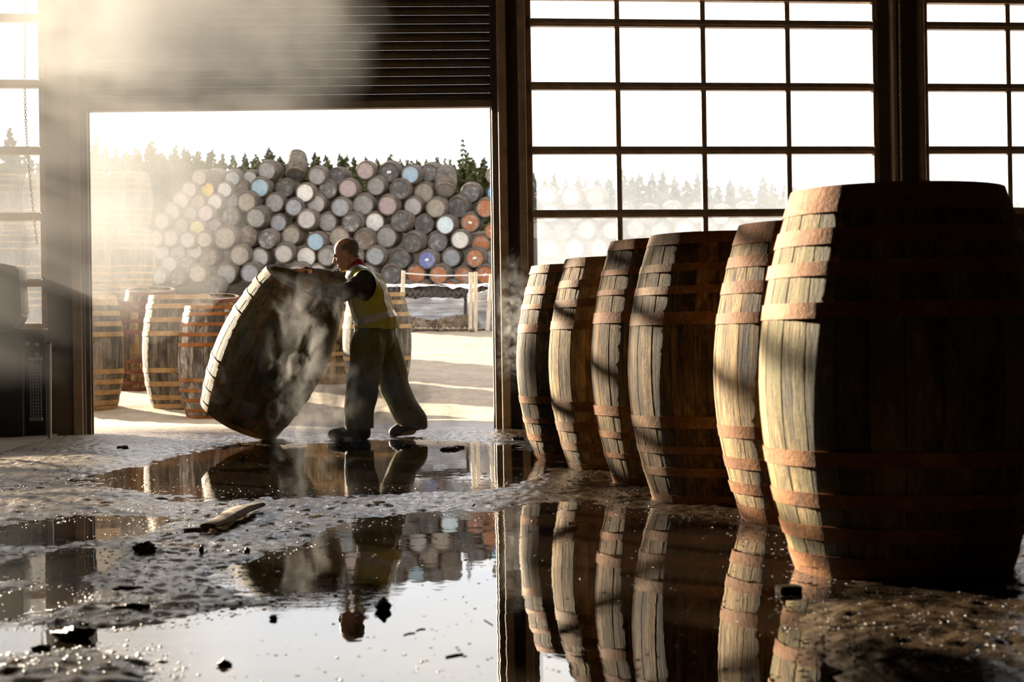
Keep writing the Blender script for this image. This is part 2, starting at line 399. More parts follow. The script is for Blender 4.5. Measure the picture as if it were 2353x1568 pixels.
yy = np.concatenate([np.arange(15.3, 40, .12), np.linspace(40.3, 60, 40), np.linspace(62, 260, 25)])
X, Y = np.meshgrid(yx, yy); YZ = np.vectorize(yard_z, otypes=[float])(Y)
YZ = YZ+(.05*fbm(X*.7, Y*.7, 5, .6)+.03*fbm(X*5, Y*5, 3))*np.clip((Y-15.3)/2, 0, 1)*np.clip((60-Y)/20, .0, 1)
yard = struct(grid_obj('yard_ground', yx, yy, YZ, M['ground'])); dry_attr(yard, np.clip((Y-14.2)/2.6, 0, 1))
M['gap_shade'] = plain('bank_darkened_as_gap_shade', (.050, .040, .026), .95, 0, .5, .8, .05, .6, .05); yard.data.materials.append(M['gap_shade'])  # bank coloured dark to paint in the shade between the heaped casks
yard.data.polygons.foreach_set('material_index', [1 if p.center.y > 45.2 else 0 for p in yard.data.polygons])

# ------------------------------------------------------------------ building shell
def pier(name, x0, x1, z0=0, z1=5.2, y0=YW, y1=YW+.26, mat='wall'):
    m = MB().box((x0, y0, z0), (x1, y1, z1)); o = m.build(name, M[mat]); bevel(o.data, .006); return struct(o)
XL, XR, YB, ZC = -15.5, 9.5, -6.0, 5.2
for nm, lo, hi in (('wall_left', (XL-.2, YB, -.1), (XL, YW, ZC)), ('wall_right', (XR, YB, -.1), (XR+.2, YW, ZC)), ('wall_back', (XL-.2, YB-.2, -.1), (XR+.2, YB, ZC))):
    struct(MB().box(lo, hi).build(nm, M['shed']))
rb = MB().box((XL-.3, YB-.3, ZC), (XR+.3, YW+.4, ZC+.15)); struct(rb.build('ceiling', M['shed']))
x_dl, x_dr = W(193, 600).x, W(1146, 600).x           # door opening
x_w1r = W(103, 400).x                                # left window right edge
x_w2l, x_w2r = W(1212, 300).x, W(2026, 300).x
x_w3l = W(2128, 300).x
BAY = x_w2r-x_w2l
z_sill = W(50, 755).z; z_top = W(2230, 4).z
ZW1 = z_top+.04; ZW0 = 4.75
# glazed bays: (left, right, sill)
BL1 = 4.6
bays = [(x_w1r-2*BL1-.72, x_w1r-BL1-.72, z_sill), (x_w1r-BL1, x_w1r, z_sill), (x_w2l, x_w2r, z_sill), (x_w3l, x_w3l+BAY, W(2330, 486).z)]
b0 = bays[0]
pier('wall_front', XL, b0[0])
pier('trim_1', b0[1], bays[1][0]); pier('trim_2', x_w1r, x_dl)
pier('trim_3', x_dr, x_w2l, y0=YW+.10); pier('trim_4', x_w2r, x_w3l, y0=YW+.06); pier('trim_5', bays[3][1], XR)
pier('trim_6', b0[0], bays[1][1], ZW0, ZC); pier('trim_7', x_w2l, bays[3][1], ZW1, ZC); pier('trim_8', x_w1r, x_w2l, 4.4, ZC)
for i, b in enumerate(bays): pier('trim_%d' % (9+i), b[0], b[1], 0, b[2]-.02, YW+.08, YW+.24)
# flanges that give the piers their channel look
for i, (a, b) in enumerate(((x_dr+.012, x_dr+.085), (x_w2l-.075, x_w2l-.012), (x_w2r+.10, x_w2r+.135), (x_w3l-.05, x_w3l-.012), (x_dl-.10, x_dl-.02))):
    pier('trim_%d' % (13+i), a, b, 0, 4.4, YW-.03, YW+.10, 'steel_frame' if i != 4 else 'steel')
def glazed(name, x0, x1, zb, zt, zrows, ncol, gl):
    root = sempty(name, (x0, YW+.1, 0)); hw = .022; y0, y1 = YW+.08, YW+.15
    for a, b in ((x0, x0+.05), (x1-.05, x1)):
        o = MB().box((a, y0-.02, zb), (b, y1, zt)).build('frame_stile', M['steel_frame'], root); bevel(o.data, .005)
    for a, b in ((zb-.02, zb+.04), (zt-.04, zt)):
        o = MB().box((x0+.05, y0-.02, a), (x1-.05, y1, b)).build('frame_rail', M['steel_frame'], root); bevel(o.data, .005)
    zs = [zb+.04]+[z for z in sorted(zrows) if zb+.2 < z < zt-.1]+[zt-.04]
    xc = [x0+.05+(x1-x0-.1)*i/ncol for i in range(ncol+1)]
    for z in zs[1:-1]:
        m = MB().box((x0+.05, y0, z-.030), (x1-.05, y1, z+.034)); m.box((x0+.05, y0-.018, z-.010), (x1-.05, y0-.001, z+.022))
        o = m.build('transom', M['steel_frame'], root)
        for xx in (x0+.03, x1-.03):
            g = MB().ell((xx, y0-.02, z-.01), ((1, 0, 0), (0, 1, 0), (0, 0, 1)), (.022, .012, .062), 10, 8).build('hinge', M['steel'], root)
    for x in xc[1:-1]:
        o = MB().box((x-.022, y0+.012, zb+.04), (x+.022, y1, zt-.04)).build('mullion', M['steel_frame'], root); bevel(o.data, .004)
    for i in range(ncol):
        for j in range(len(zs)-1):
            MB().box((xc[i]+.001, y0+.05, zs[j]), (xc[i+1]-.001, y0+.056, zs[j+1])).build('pane', M[gl], root)
    return root
zrows = [W(1500, p).z for p in (49, 195, 343, 489)]
dz = (zrows[0]-zrows[3])/3; zrows.append(zrows[3]-dz); zrows.append(zrows[3]-2*dz)
for i, b in enumerate(bays): glazed('window_%d' % (i+1), b[0], b[1], b[2], ZW0 if i < 2 else ZW1, zrows, 6 if i < 2 else 4, 'glass_left' if i < 2 else 'glass')

# roller shutter, half down
dr = sempty('door_1', ((x_dl+x_dr)/2, YW, 0)); zl, zr = W(195, 252).z, W(1143, 241).z
pitch_s = .0745; tilt = (zr-zl)/(x_dr-x_dl); xa, xb = x_dl-.03, x_dr+.015
def slat_mesh():
    m = MB(); prof = [(.035, 0), (.012, .006), (.0, .018), (.0, .040), (.010, .054), (.030, .0615), (.036, .0735)]
    vs = []
    for y_, z_ in prof: vs += [(xa, y_, z_), (xb, y_, z_+tilt*(xb-xa))]
    for y_, z_ in reversed(prof): vs += [(xa, y_+.004, z_), (xb, y_+.004, z_+tilt*(xb-xa))]
    n = len(vs)//2; fs = [(2*i, 2*i+1, 2*((i+1) % n)+1, 2*((i+1) % n)) for i in range(n)]
    return m.add(vs, fs).mesh('slat', M['shutter'], (0, 0, 0), 40)
sm = slat_mesh(); ns = int((4.45-zl)/pitch_s)
for i in range(ns): link('slat', sm, dr, (-dr.location.x, .12, zl+.05+i*pitch_s))
bb = MB(); 
bb.add([(xa, YW+.09, zl), (xb, YW+.09, zr), (xb, YW+.19, zr), (xa, YW+.19, zl), (xa, YW+.09, zl+.06), (xb, YW+.09, zr+.06), (xb, YW+.19, zr+.06), (xa, YW+.19, zl+.06)], [(0, 1, 2, 3), (7, 6, 5, 4), (0, 4, 5, 1), (1, 5, 6, 2), (2, 6, 7, 3), (3, 7, 4, 0)])
bb.build('bottom_bar', M['steel'], dr)
for x, s in ((x_dl, 1), (x_dr, -1)):
    m = MB(); m.box((min(x, x+s*.035), YW+.05, 0), (max(x, x+s*.035), YW+.085, 4.4)); m.box((min(x, x+s*.035), YW+.20, 0), (max(x, x+s*.035), YW+.235, 4.4)); m.box((min(x-s*.02, x), YW+.05, 0), (max(x-s*.02, x), YW+.235, 4.4))
    m.build('guide_rail', M['rail'], dr)

# ------------------------------------------------------------------ casks
def prof(t, H, rb, rh): return rb-(rb-rh)*abs(2*t-1)**1.9
HOOPS = [(.0, .034), (.034, .068), (.108, .145), (.192, .229), (.295, .335)]
def hoop_mesh(H, rb, rh, a, b, lap=0.0, seg=56, mat='hoop', tk=.0045):
    m = MB(); vs = []; n = seg
    for j in range(n):
        g = 2*math.pi*j/n; ex = .004 if lap is not None and (j-int(lap*n)) % n in (0, 1, 2) else 0
        for t, k in ((a, 0), (a, 1), (b, 1), (b, 0)):
            r = prof(t, H, rb, rh)+(.0+tk+ex if k else -.003); vs.append((r*math.cos(g), r*math.sin(g), t*H))
    fs = [(4*j+i, 4*((j+1) % n)+i, 4*((j+1) % n)+(i+1) % 4, 4*j+(i+1) % 4) for j in range(n) for i in range(4)]
    return m.add(vs, fs).mesh('hoop', M[mat], (0, 0, 0), 35)
def stave_mesh(H, rb, rh, n, mat, off=0.0, rings=15, wob=0):
    m = MB(); vs = []; hw = math.pi/n
    for i in range(rings):
        t = i/(rings-1); r = prof(t, H, rb, rh)+off; w_ = hw*(1+wob*math.sin(5*t))
        e = .0024/r
        for g, q in ((-w_+.0005, -.0055), (-w_+e, -.0006), (0, .0012), (w_-e, -.0006), (w_-.0005, -.0055), (w_-.0008, -.030), (-w_+.0008, -.030)):
            vs.append(((r+q)*math.cos(g), (r+q)*math.sin(g), t*H))
    k = 7; fs = [(i*k+j, i*k+(j+1) % k, (i+1)*k+(j+1) % k, (i+1)*k+j) for i in range(rings-1) for j in range(k)]
    fs += [tuple(reversed(range(k))), tuple(range((rings-1)*k, rings*k))]
    return m.add(vs, fs).mesh('stave', M[mat], (0, 0, 0), 50)
def head_parts(root, r, z, mat, nb=6, th=.022, grain_ang=0.0):
    e = [-r+2*r*i/nb for i in range(nb+1)]
    for i in range(nb):
        a, b = e[i]+.0012, e[i+1]-.0012; pts = []
        for x in (a, (a+b)/2, b): pts.append((x, math.sqrt(max(0, r*r-x*x))))
        poly = [(x, y_) for x, y_ in pts]+[(x, -y_) for x, y_ in reversed(pts)]
        vs = [(x, y_, z) for x, y_ in poly]+[(x, y_, z+th) for x, y_ in poly]; n = len(poly)
        fs = [tuple(range(n)), tuple(reversed(range(n, 2*n)))]+[(j, n+j, n+(j+1) % n, (j+1) % n) for j in range(n)]
        o = link('head_board', MB().add(vs, fs).mesh('head_board', mat), root); o.rotation_euler.z = grain_ang
def cask(name, label, loc, H, rb, rh, wood, hoop, quat=None, group=None, n=26, boards=False, hoops=None, rotz=0.0, cat='cask', bottom=False):
    q = quat if quat is not None else Quaternion((0, 0, 1), rotz)
    root = thing(name, label, cat, loc, group, q)
    ms = [stave_mesh(H, rb, rh, n, wood, o_) for o_ in (0, .0012, -.0012)]
    for i in range(n):
        o = link('stave', ms[(i*7 % 5) % 3], root); o.rotation_euler.z = 2*math.pi*i/n
    hp = hoops or ([(a, b) for a, b in HOOPS]+[(1-b, 1-a) for a, b in HOOPS])
    for i, (a, b) in enumerate(hp):
        link('hoop', hoop_mesh(H, rb, rh, a, b, lap=(.55+i*.13) % 1, mat=hoop), root)
    if boards: head_parts(root, rh-.022, H-.055, M[wood], grain_ang=.6)
    else: MB().tube([(0, 0, H-.055), (0, 0, H-.033)], rh-.022, 32).build('head', M[wood], root, (0, 0, 0))
    if bottom: head_parts(root, rh-.022, .035, M[wood])
    else: MB().tube([(0, 0, .035), (0, 0, .057)], rh-.022, 32).build('head', M[wood], root, (0, 0, 0))
    return root
row = [(1186, 1060, 605, 'oak_dark', 'hoop', 'cask farthest back in the indoor row, right beside the door pillar'),
       (1260, 1085, 588, 'oak_pale', 'hoop_dull', 'second cask from the door in the indoor row, rough pale staves'),
       (1358, 1120, 545, 'oak', 'hoop', 'third cask from the door in the indoor row, rusty lower hoops'),
       (1443, 1163, 530, 'oak', 'hoop_dull', 'fourth cask from the door in the indoor row, dull brown hoops'),
       (1640, 1215, 502, 'oak_pale', 'hoop', 'sunlit pale streaked cask, second nearest in the indoor row'),
       (1745, 1342, 416, 'oak_moss', 'hoop', 'nearest and largest-looking cask of the indoor row, mossy lit side')]
RB, RH = .426, .315
for i, (lx, by, ty, wd, hp, lab) in enumerate(row):
    c0 = lx+F*RB/8; 
    for _ in range(4):
        df = F*CH/(by-yh(c0)); dc = df+.33; c0 = lx+F*RB/dc
    p = D(c0, yh(c0), dc); H = CH+(yh(c0)-ty)/F*(dc-RH)
    hs = HOOPS if i in (4, 5) else [(.0, .042)]+[(a+random.uniform(-.006, .012), b+random.uniform(-.006, .012)) for a, b in HOOPS[2:]]
    jit = [(a, b) for a, b in hs]+[(1-b+random.uniform(-.008, .008), 1-a) if a > .05 else (1-b, 1-a) for a, b in hs]
    cask('cask', lab, (p.x, p.y, -.012), H+.012, RB, RH, wd, hp, group='casks in the indoor row', rotz=random.uniform(0, 6), hoops=jit, n=24+i % 3)
# tilted cask being rolled by the man
gp = G(622, 1012); dm = depth(gp)
tiltR, tiltC = R(28), R(13)
fh = V((fw.x, fw.y, 0)).normalized(); rh_ = V((rt.x, rt.y, 0)).normalized(); Zv = V((0, 0, 1))
axis = (rh_*math.sin(tiltR)+Zv*math.cos(tiltR)*math.cos(tiltC)-fh*math.sin(tiltC)*math.cos(tiltR)).normalized()
HT, RHT = 1.20, .325
low = (-Zv+axis*axis.z).normalized()
base_c = V((gp.x, gp.y, .002))-low*(RHT+.004)
TQ = axis.to_track_quat('Z', 'Y')
cask('cask', 'large dark cask tipped on its rim, being rolled by the man', base_c, HT, .43, RHT, 'oak_moss', 'hoop_dull', TQ, boards=True, bottom=True, n=26,
     hoops=[(.0, .04), (.10, .135), (.2, .235), (.31, .345), (.655, .69), (.78, .815), (.875, .91), (.958, 1)])
top_c = base_c+axis*HT
# yard casks near the door
def yard_cask(px, by, d, H, wd, hp, lab, lean=3.5, rot=0, hoops=None, boards=False, z=None):
    p = D(px, by, d); zz = yard_z(p.y) if z is None else z
    q = Quaternion(V((1, 0, 0)), R(lean)) @ Quaternion(V((0, 0, 1)), rot)
    return cask('cask', lab, (p.x, p.y, zz-.02), H, .426, .335, wd, hp, q, 'casks standing in the yard outside the door', n=22, boards=boards, hoops=hoops)
def hset(k, w_=.042, last=.36): 
    t = [(.0, w_)]+[(last*(i+1)/k-w_, last*(i+1)/k) for i in range(k)]
    return t+[(1-b, 1-a) for a, b in t]
yard_cask(198, 948, 19.0, 1.28, 'oak_grey', 'hoop_tan', 'brown cask half hidden by the left door post, tan hoops', 1, 0, hset(4))
yard_cask(318, 925, 21.4, 1.12, 'oak_dark', 'hoop_red', 'dark cask with red brown hoops standing back between two lighter casks', 2, 1, hset(3))
yard_cask(417, 940, 19.2, 1.27, 'oak_grey', 'hoop_tan', 'mottled brown cask with broad tan hoops and pale drips down its side', 1, 2, hset(3))
yard_cask(503, 956, 18.2, 1.20, 'oak_char', 'hoop', 'dark cask with whitewashed staves and orange brown hoops behind the tipped cask', 1, 3.4, hset(4, .032))
yard_cask(352, 880, 24.4, 1.32, 'oak_dark', 'hoop_red', 'dark cask with its top tipped into view, behind the mottled brown cask', 9, 1, hset(2), True, z=.32)
yard_cask(497, 880, 23.6, 1.20, 'oak_dark', 'hoop_red', 'dark cask with its top tipped into view, behind the whitewashed cask', 9, 2, hset(2), True, z=.30)
yard_cask(868, 897, 21.0, 1.22, 'oak_grey', 'hoop_tan', 'upright brown cask directly behind the man', 2, 0, hset(3))
yard_cask(772, 905, 22.2, 1.18, 'oak_pale', 'hoop_tan', 'pale yellow brown cask seen between the tipped cask and the man', 2, 0, hset(3))
# tall stack of upright casks at the left, in the haze
for ci, (px, wd) in enumerate(((205, 'fourth'), (300, 'fifth'), (112, 'third'), (22, 'second'), (-66, 'first'))):  # three leftmost columns are added to broaden the stack's shadow on the yard
    for lv in range(3):
        p = D(px+(6 if lv == 1 else 0), 800, 31.0+ci*.3); z0 = yard_z(p.y)-.03+lv*1.047
        cask('cask', '%s cask of the %s column from left in the tall upright cask stack' % (('bottom', 'middle', 'top')[lv], wd), (p.x, p.y, z0), 1.04, .44, .35, 'oak_grey', 'hoop_tan',
             None, 'tall stack of upright casks', n=18, hoops=hset(3, .035))

# ------------------------------------------------------------------ heap of casks
def lathe(profile, n=24, mat=None, name='body', ang=35):
    m = MB(); k = len(profile); vs = [(r*math.cos(2*math.pi*j/n), z, r*math.sin(2*math.pi*j/n)) for r, z in profile for j in range(n)]
    fs = [(i*n+j, (i+1)*n+j, (i+1)*n+(j+1) % n, i*n+(j+1) % n) for i in range(k-1) for j in range(n)]
    m.add(vs, fs); return m.mesh(name, mat, (0, 0, 0), ang)
def br(z): return .36-.06*abs(2*z/.9-1)**1.9
body_me = lathe([(.272, .03), (.284, 0), (.300, 0)]+[(br(z), z) for z in (.11, .22, .33, .45, .57, .68, .79)]+[(.30, .9), (.27, .9), (0.0001, .87)], 26, M['cask_body'], 'body')
hd_me = lathe([(0.0001, .028), (.14, .028), (.274, .030)], 24, M['head'], 'head')
hoops_me = [lathe([(br(a)-.002, a), (br(a)+.007, a), (br(b)+.007, b), (br(b)-.002, b)], 26, M['cask_hoop'], 'hoop') for a, b in ((.004, .05), (.14, .18), (.28, .315), (.60, .635), (.73, .77), (.85, .896))]
tag_me = MB().box((-.06, .012, -.035), (.06, .020, .035)).mesh('paper_tag', M['tag'])
C = {'g': ((.27, .26, .25), .5, 'grey'), 'd': ((.09, .085, .08), .4, 'dark grey'), 'l': ((.42, .40, .38), .3, 'light grey'), 'w': ((.66, .64, .60), .3, 'white'), 'm': ((.14, .135, .13), 1, 'mottled'),
     't': ((.30, .26, .21), .5, 'tan grey'), 'y': ((.62, .42, .08), .1, 'yellow'), 'b': ((.30, .43, .52), .5, 'pale blue'), 'B': ((.16, .40, .72), .0, 'bright blue'), 'p': ((.36, .28, .27), .5, 'pinkish grey'),
     'o': ((.42, .15, .055), .5, 'orange'), 'O': ((.42, .17, .075), 1, 'orange and grey'), 'v': ((.15, .17, .42), 1, 'violet blue'), 'u': ((.27, .285, .30), .4, 'blue grey'), 'e': ((.36, .34, .13), .4, 'yellow green'), 'W': ((.60, .72, .76), .5, 'bluish white'), 'k': ((.15, .115, .09), .6, 'dark brown')}
c1 = lambda x, y, r, c, *t: (180+.2806*x, 240+.2806*y, r*.2806, c, *t)
c2 = lambda x, y, r, c, *t: (640+.2551*x, 300+.2551*y, r*.2551, c, *t)
heap = [
 [c1(985, 600, 55, 't'), c1(1110, 600, 58, 'd'), c1(1260, 605, 55, 'u'), c1(1400, 605, 52, 'l'), c1(1540, 540, 68, 'g'), c2(150, 400, 75, 'd', 'u'), c2(345, 410, 72, 'g'), c2(520, 410, 68, 'd'), c2(780, 360, 72, 'p'), c2(995, 375, 80, 'd', 'tag'), c2(1185, 395, 74, 'b'), c2(1350, 380, 72, 'm'), c2(1940, 400, 62, 't')],
 [c1(905, 700, 55, 't'), c1(1050, 700, 57, 'y'), c1(1195, 700, 55, 'l'), c1(1330, 690, 52, 'k'), c1(1485, 680, 68, 'b'), c2(50, 520, 72, 'd'), c2(235, 560, 76, 'w'), c2(445, 530, 74, 'm'), c2(625, 520, 75, 'p'), c2(875, 500, 75, 'g'), c2(1090, 530, 80, 'd'), c2(1305, 560, 82, 't'), c2(1505, 540, 76, 'g', 'u'), c2(1725, 565, 74, 'm'), c2(1945, 560, 64, 'B')],
 [c1(835, 790, 58, 't'), c1(975, 800, 52, 't'), c1(1115, 800, 55, 'l'), c1(1250, 790, 54, 'u'), c1(1375, 800, 72, 't'), c1(1605, 805, 70, 'g'), c2(135, 690, 70, 'u'), c2(335, 660, 76, 'l'), c2(555, 690, 75, 'u'), c2(760, 670, 84, 'g'), c2(980, 675, 80, 'p'), c2(1210, 685, 74, 'l'), c2(1415, 695, 80, 't'), c2(1610, 690, 84, 'd'), c2(1860, 700, 76, 'O')],
 [c1(765, 885, 60, 't'), c1(910, 900, 56, 'g'), c1(1040, 890, 56, 'p'), c1(1245, 920, 66, 'm'), c1(1450, 930, 75, 'g'), c1(1635, 970, 62, 'u'), c2(10+240, 800, 78, 'l'), c2(440, 825, 74, 'g'), c2(650, 830, 76, 'm'), c2(865, 825, 78, 'w'), c2(1095, 820, 80, 'd'), c2(1310, 845, 76, 'd'), c2(1500, 850, 76, 'W'), c2(1725, 830, 76, 'O', 'tag'), c2(1920, 905, 62, 'o', 'tag')],
 [c1(680, 960, 55, 't'), c1(835, 1000, 60, 't'), c1(970, 1015, 52, 'e'), c1(1110, 1000, 52, 'g'), c1(1175+20, 1090, 84, 't'), c1(1380, 1085, 78, 'k'), c1(1545, 1110, 66, 'm'), c2(110, 945, 76, 't'), c2(330, 1000, 74, 'b'), c2(545, 960, 82, 't'), c2(770, 985, 82, 'k'), c2(970, 960, 86, 'g'), c2(1200, 1010, 80, 'd'), c2(1430, 1000, 82, 'm'), c2(1635, 985, 74, 'w'), c2(1820, 1025, 76, 'o')],
 [c1(630, 1095, 52, 't'), c1(750, 1095, 58, 't'), c1(890, 1110, 58, 'g'), c1(1030, 1105, 54, 't'), c1(680, 1210, 55, 'u'), c1(815, 1210, 52, 'g'), c1(950, 1200, 56, 'l'), c1(1060, 1250, 68, 'k'), c1(1320, 1235, 72, 't'), c1(1480, 1255, 70, 'l'), c2(45, 1110, 76, 'l'), c2(245, 1140, 84, 'w'), c2(430, 1135, 76, 'g'), c2(690, 1130, 76, 'm'), c2(870, 1130, 76, 'u'), c2(1090, 1155, 82, 'd'), c2(1335, 1165, 74, 'v', 'tag'), c2(1555, 1145, 76, 'u'), c2(1765, 1150, 76, 'O', 'tag'), c2(1935, 1140, 60, 'g')],
 [c1(740, 1310, 58, 'g'), c1(880, 1310, 58, 'm'), c1(975, 1385, 66, 't'), c1(1210, 1390, 76, 'g'), c1(1400, 1380, 70, 'u'), c1(1610, 1400, 66, 'g'), c2(160, 1290, 76, 'g'), c2(345, 1285, 76, 'l'), c2(560, 1290, 76, 'u'), c2(800, 1290, 76, 'g'), c2(1010, 1300, 78, 'd'), c2(1235, 1295, 78, 'O'), c2(1440, 1300, 76, 'O'), c2(1660, 1310, 74, 'O'), c2(1860, 1300, 74, 'o', 'tag')],
 [c1(660, 1410, 55, 'g'), c1(800, 1420, 56, 'm'), c1(1090, 1500, 66, 'd'), c2(900, 1440, 76, 'g'), c2(1120, 1440, 76, 'k'), c2(1310, 1440, 76, 'O'), c2(1545, 1440, 76, 'o'), c2(1760, 1440, 76, 'O')]]
ORD = ['first', 'second', 'third', 'fourth', 'fifth', 'sixth', 'seventh', 'eighth', 'ninth', 'tenth', 'eleventh', 'twelfth', 'thirteenth', 'fourteenth', 'fifteenth', 'sixteenth', 'seventeenth', 'eighteenth', 'nineteenth', 'twentieth', 'twenty-first', 'twenty-second']
def heap_cask(px, py, r, c, d, lab, tags=(), grp='casks heaped in the yard'):
    s = max(.72, min(1.05, r*d/F/.272)); col, wear, cname = C[c]
    if 'u' in tags: ax = fw*math.cos(R(50))+up*math.sin(R(50))
    else: ax = fw+rt*math.tan(R(random.uniform(4, 15)))+up*math.tan(R(random.uniform(1, 9)))
    ax.normalize(); q = ax.to_track_quat('Y', 'Z')
    o = thing('cask', lab, 'cask', D(px, py, d), grp, q); o.scale = (s, s, s)
    link('body', body_me, o, rot=(0, random.uniform(0, 6), 0)); h = link('head', hd_me, o, rot=(0, random.uniform(0, 6), 0)); h.color = (*col, wear)
    for hm in hoops_me: link('hoop', hm, o)
    if 'tag' in tags: link('paper_tag', tag_me, o, rot=(0, random.uniform(-.6, .6), 0))
for ri, rw in enumerate(heap):
    rw.sort(key=lambda a: a[0])
    for ci, it in enumerate(rw):
        px, py, r, c = it[:4]; cn = C[c][2]; extra = ' and paper tag' if 'tag' in it[4:] else ''
        lab = '%s%s-headed cask in the yard heap, %s row from top, %s from left' % ('paper-tagged ' if extra else '', cn, ORD[ri], ORD[ci])
        heap_cask(px, py, r, c, 46.2+(7-ri)*.16+(.25 if ci % 2 else 0), lab, it[4:])
# heap goes on behind the right-hand window
k = 0
for ri, (y0, n0) in enumerate(((455, 3), (492, 9), (530, 10), (568, 11))):
    for ci in range(n0):
        px = 1236+ci*56+(28 if ri % 2 else 0)+(20 if ri == 0 else 0)
        lab = 'faint heap cask seen through the dusty middle window, %s row from top, %s from left' % (ORD[ri], ORD[ci])
        heap_cask(px, y0+random.uniform(-5, 5), 19, random.choice('ggdltmu'), 46.5+.2*(ci % 2), lab, (), 'heap casks behind the window')

# ------------------------------------------------------------------ spruces
def spruce_mesh(seed, H=11.0, wd=1.9, sparse=1.0):
    rd = random.Random(seed); m = MB(); n = int(44*sparse)
    for i in range(n):
        t = (i+.5)/n; z = H*(.10+.90*t**.9); L = wd*((1-t)**.64)*rd.uniform(.75, 1.15)+.06
        for j in range(max(4, int(13*(1-t*.6)*min(1, sparse+.05)))):
            a = rd.uniform(0, 2*math.pi); l = L*rd.uniform(.5, 1.15); ca, sa = math.cos(a), math.sin(a)
            dz_ = -.34*l*rd.uniform(.3, 1.2); wv = .17*l+.11
            p0 = V((0, 0, z)); pm = V((ca*l*.55, sa*l*.55, z+dz_*.75)); p1 = V((ca*l, sa*l, z+dz_*.75+.08*l)); s_ = V((-sa, ca, 0))*wv
            dn = V((0, 0, -wv))
            m.add([p0, pm+s_+dn*.4, p1, pm-s_+dn*.4, pm+V((0, 0, .05))], [(0, 1, 4), (1, 2, 4), (2, 3, 4), (3, 0, 4)])
            m.add([p0+V((0, 0, .1)), pm+dn*1.7, p1, pm*.8+p0*.2+dn*1.2], [(0, 1, 2), (0, 3, 1)])
    m.add([V((.06, 0, H*.93)), V((-.06, .03, H*.93)), V((-.02, -.06, H*.93)), V((0, 0, H*1.03))], [(0, 1, 3), (1, 2, 3), (2, 0, 3)])
    tr = MB().tube([(0, 0, -.5), (0, 0, H*.5), (0, 0, H*.97)], [.16, .09, .02], 6)
    return m.mesh('foliage', M['needles']), tr.mesh('trunk', M['bark'])
sp = [spruce_mesh(i, 11, 2.3+.3*(i % 3)) for i in range(4)]; sps = spruce_mesh(9, 11, 1.7, .5)
def spruce(px, py, d, lab, grp, v=None):
    tip = D(px, py, d); zb = yard_z(tip.y)-.3; s = max(.3, (tip.z-zb)/11.3); fm, tm = v or random.choice(sp)
    o = thing('spruce_tree', lab, 'tree', (tip.x, tip.y, zb), grp); o.rotation_euler.z = random.uniform(0, 6); o.scale = (s*random.uniform(.85, 1.1),)*2+(s,)
    link('foliage', fm, o); link('trunk', tm, o)
tips = [(218, 307), (240, 330), (267, 333), (292, 345), (313, 331), (348, 315), (366, 345), (404, 325), (431, 333), (455, 340), (488, 334), (512, 345), (535, 348), (566, 342), (590, 346), (615, 330), (640, 350), (668, 350), (693, 352), (722, 341), (750, 347), (783, 345), (798, 347), (818, 360), (844, 358), (868, 364), (899, 346), (937, 360), (960, 358), (985, 366), (1022, 356), (1046, 372), (1076, 342), (1104, 372), (1130, 373)]
ORD2 = ORD+['twenty-third', 'twenty-fourth', 'twenty-fifth', 'twenty-sixth', 'twenty-seventh', 'twenty-eighth', 'twenty-ninth', 'thirtieth', 'thirty-first', 'thirty-second', 'thirty-third', 'thirty-fourth', 'thirty-fifth', 'thirty-sixth', 'thirty-seventh', 'thirty-eighth', 'thirty-ninth', 'fortieth']
for i, (x, y_) in enumerate(tips):
    spruce(x+random.uniform(-3, 3), y_, random.uniform(118, 124), '%s spruce standing tall behind the cask heap, %s from left' % ('steam-paled' if x < 470 else 'dark green', ORD2[i]), 'tall spruces behind the heap')
spruce(1063, 309, 113, 'tallest spruce, thin and bare topped, near the right door jamb', None, sps)
for i in range(40):
    x = 200+i*24+random.uniform(-4, 4); y_ = 372+random.uniform(-10, 12)-(22 if x < 480 else 0)
    spruce(x, y_, random.uniform(101, 107), '%s lower spruce just above the cask heap, %s from left' % ('steam-paled' if x < 470 else 'dark green', ORD2[i]), 'lower spruces just above the heap')
for i in range(34):
    x = 207+i*27.5+random.uniform(-4, 4); y_ = 357+random.uniform(-7, 7)-(20 if x < 480 else 0)
    spruce(x, y_, random.uniform(110, 115), '%s spruce of the middle row behind the cask heap, %s from left' % ('steam-paled' if x < 470 else 'dark green', ORD2[i]), 'middle row spruces behind the heap')
for i in range(26):
    x = 1200+i*25+random.uniform(-5, 5); y_ = 392+random.uniform(-16, 18)+(14 if x > 1640 else 0)
    spruce(x, y_, random.uniform(108, 122), 'faint spruce behind the dusty middle window, %s from left' % ORD2[i], 'spruces behind the middle window')
for i, (x, y_) in enumerate(((-70, 262), (-28, 300), (22, 285), (62, 330), (98, 345))): spruce(x, y_, 62+i*2, 'grey spruce behind the left window, %s from left' % ORD[i], 'spruces behind the left window')
for i in range(3): spruce(2285+i*26, 455+random.uniform(-8, 6), 115, 'faint spruce behind the window at the right edge, %s from left' % ORD2[i], 'spruces behind the right window')

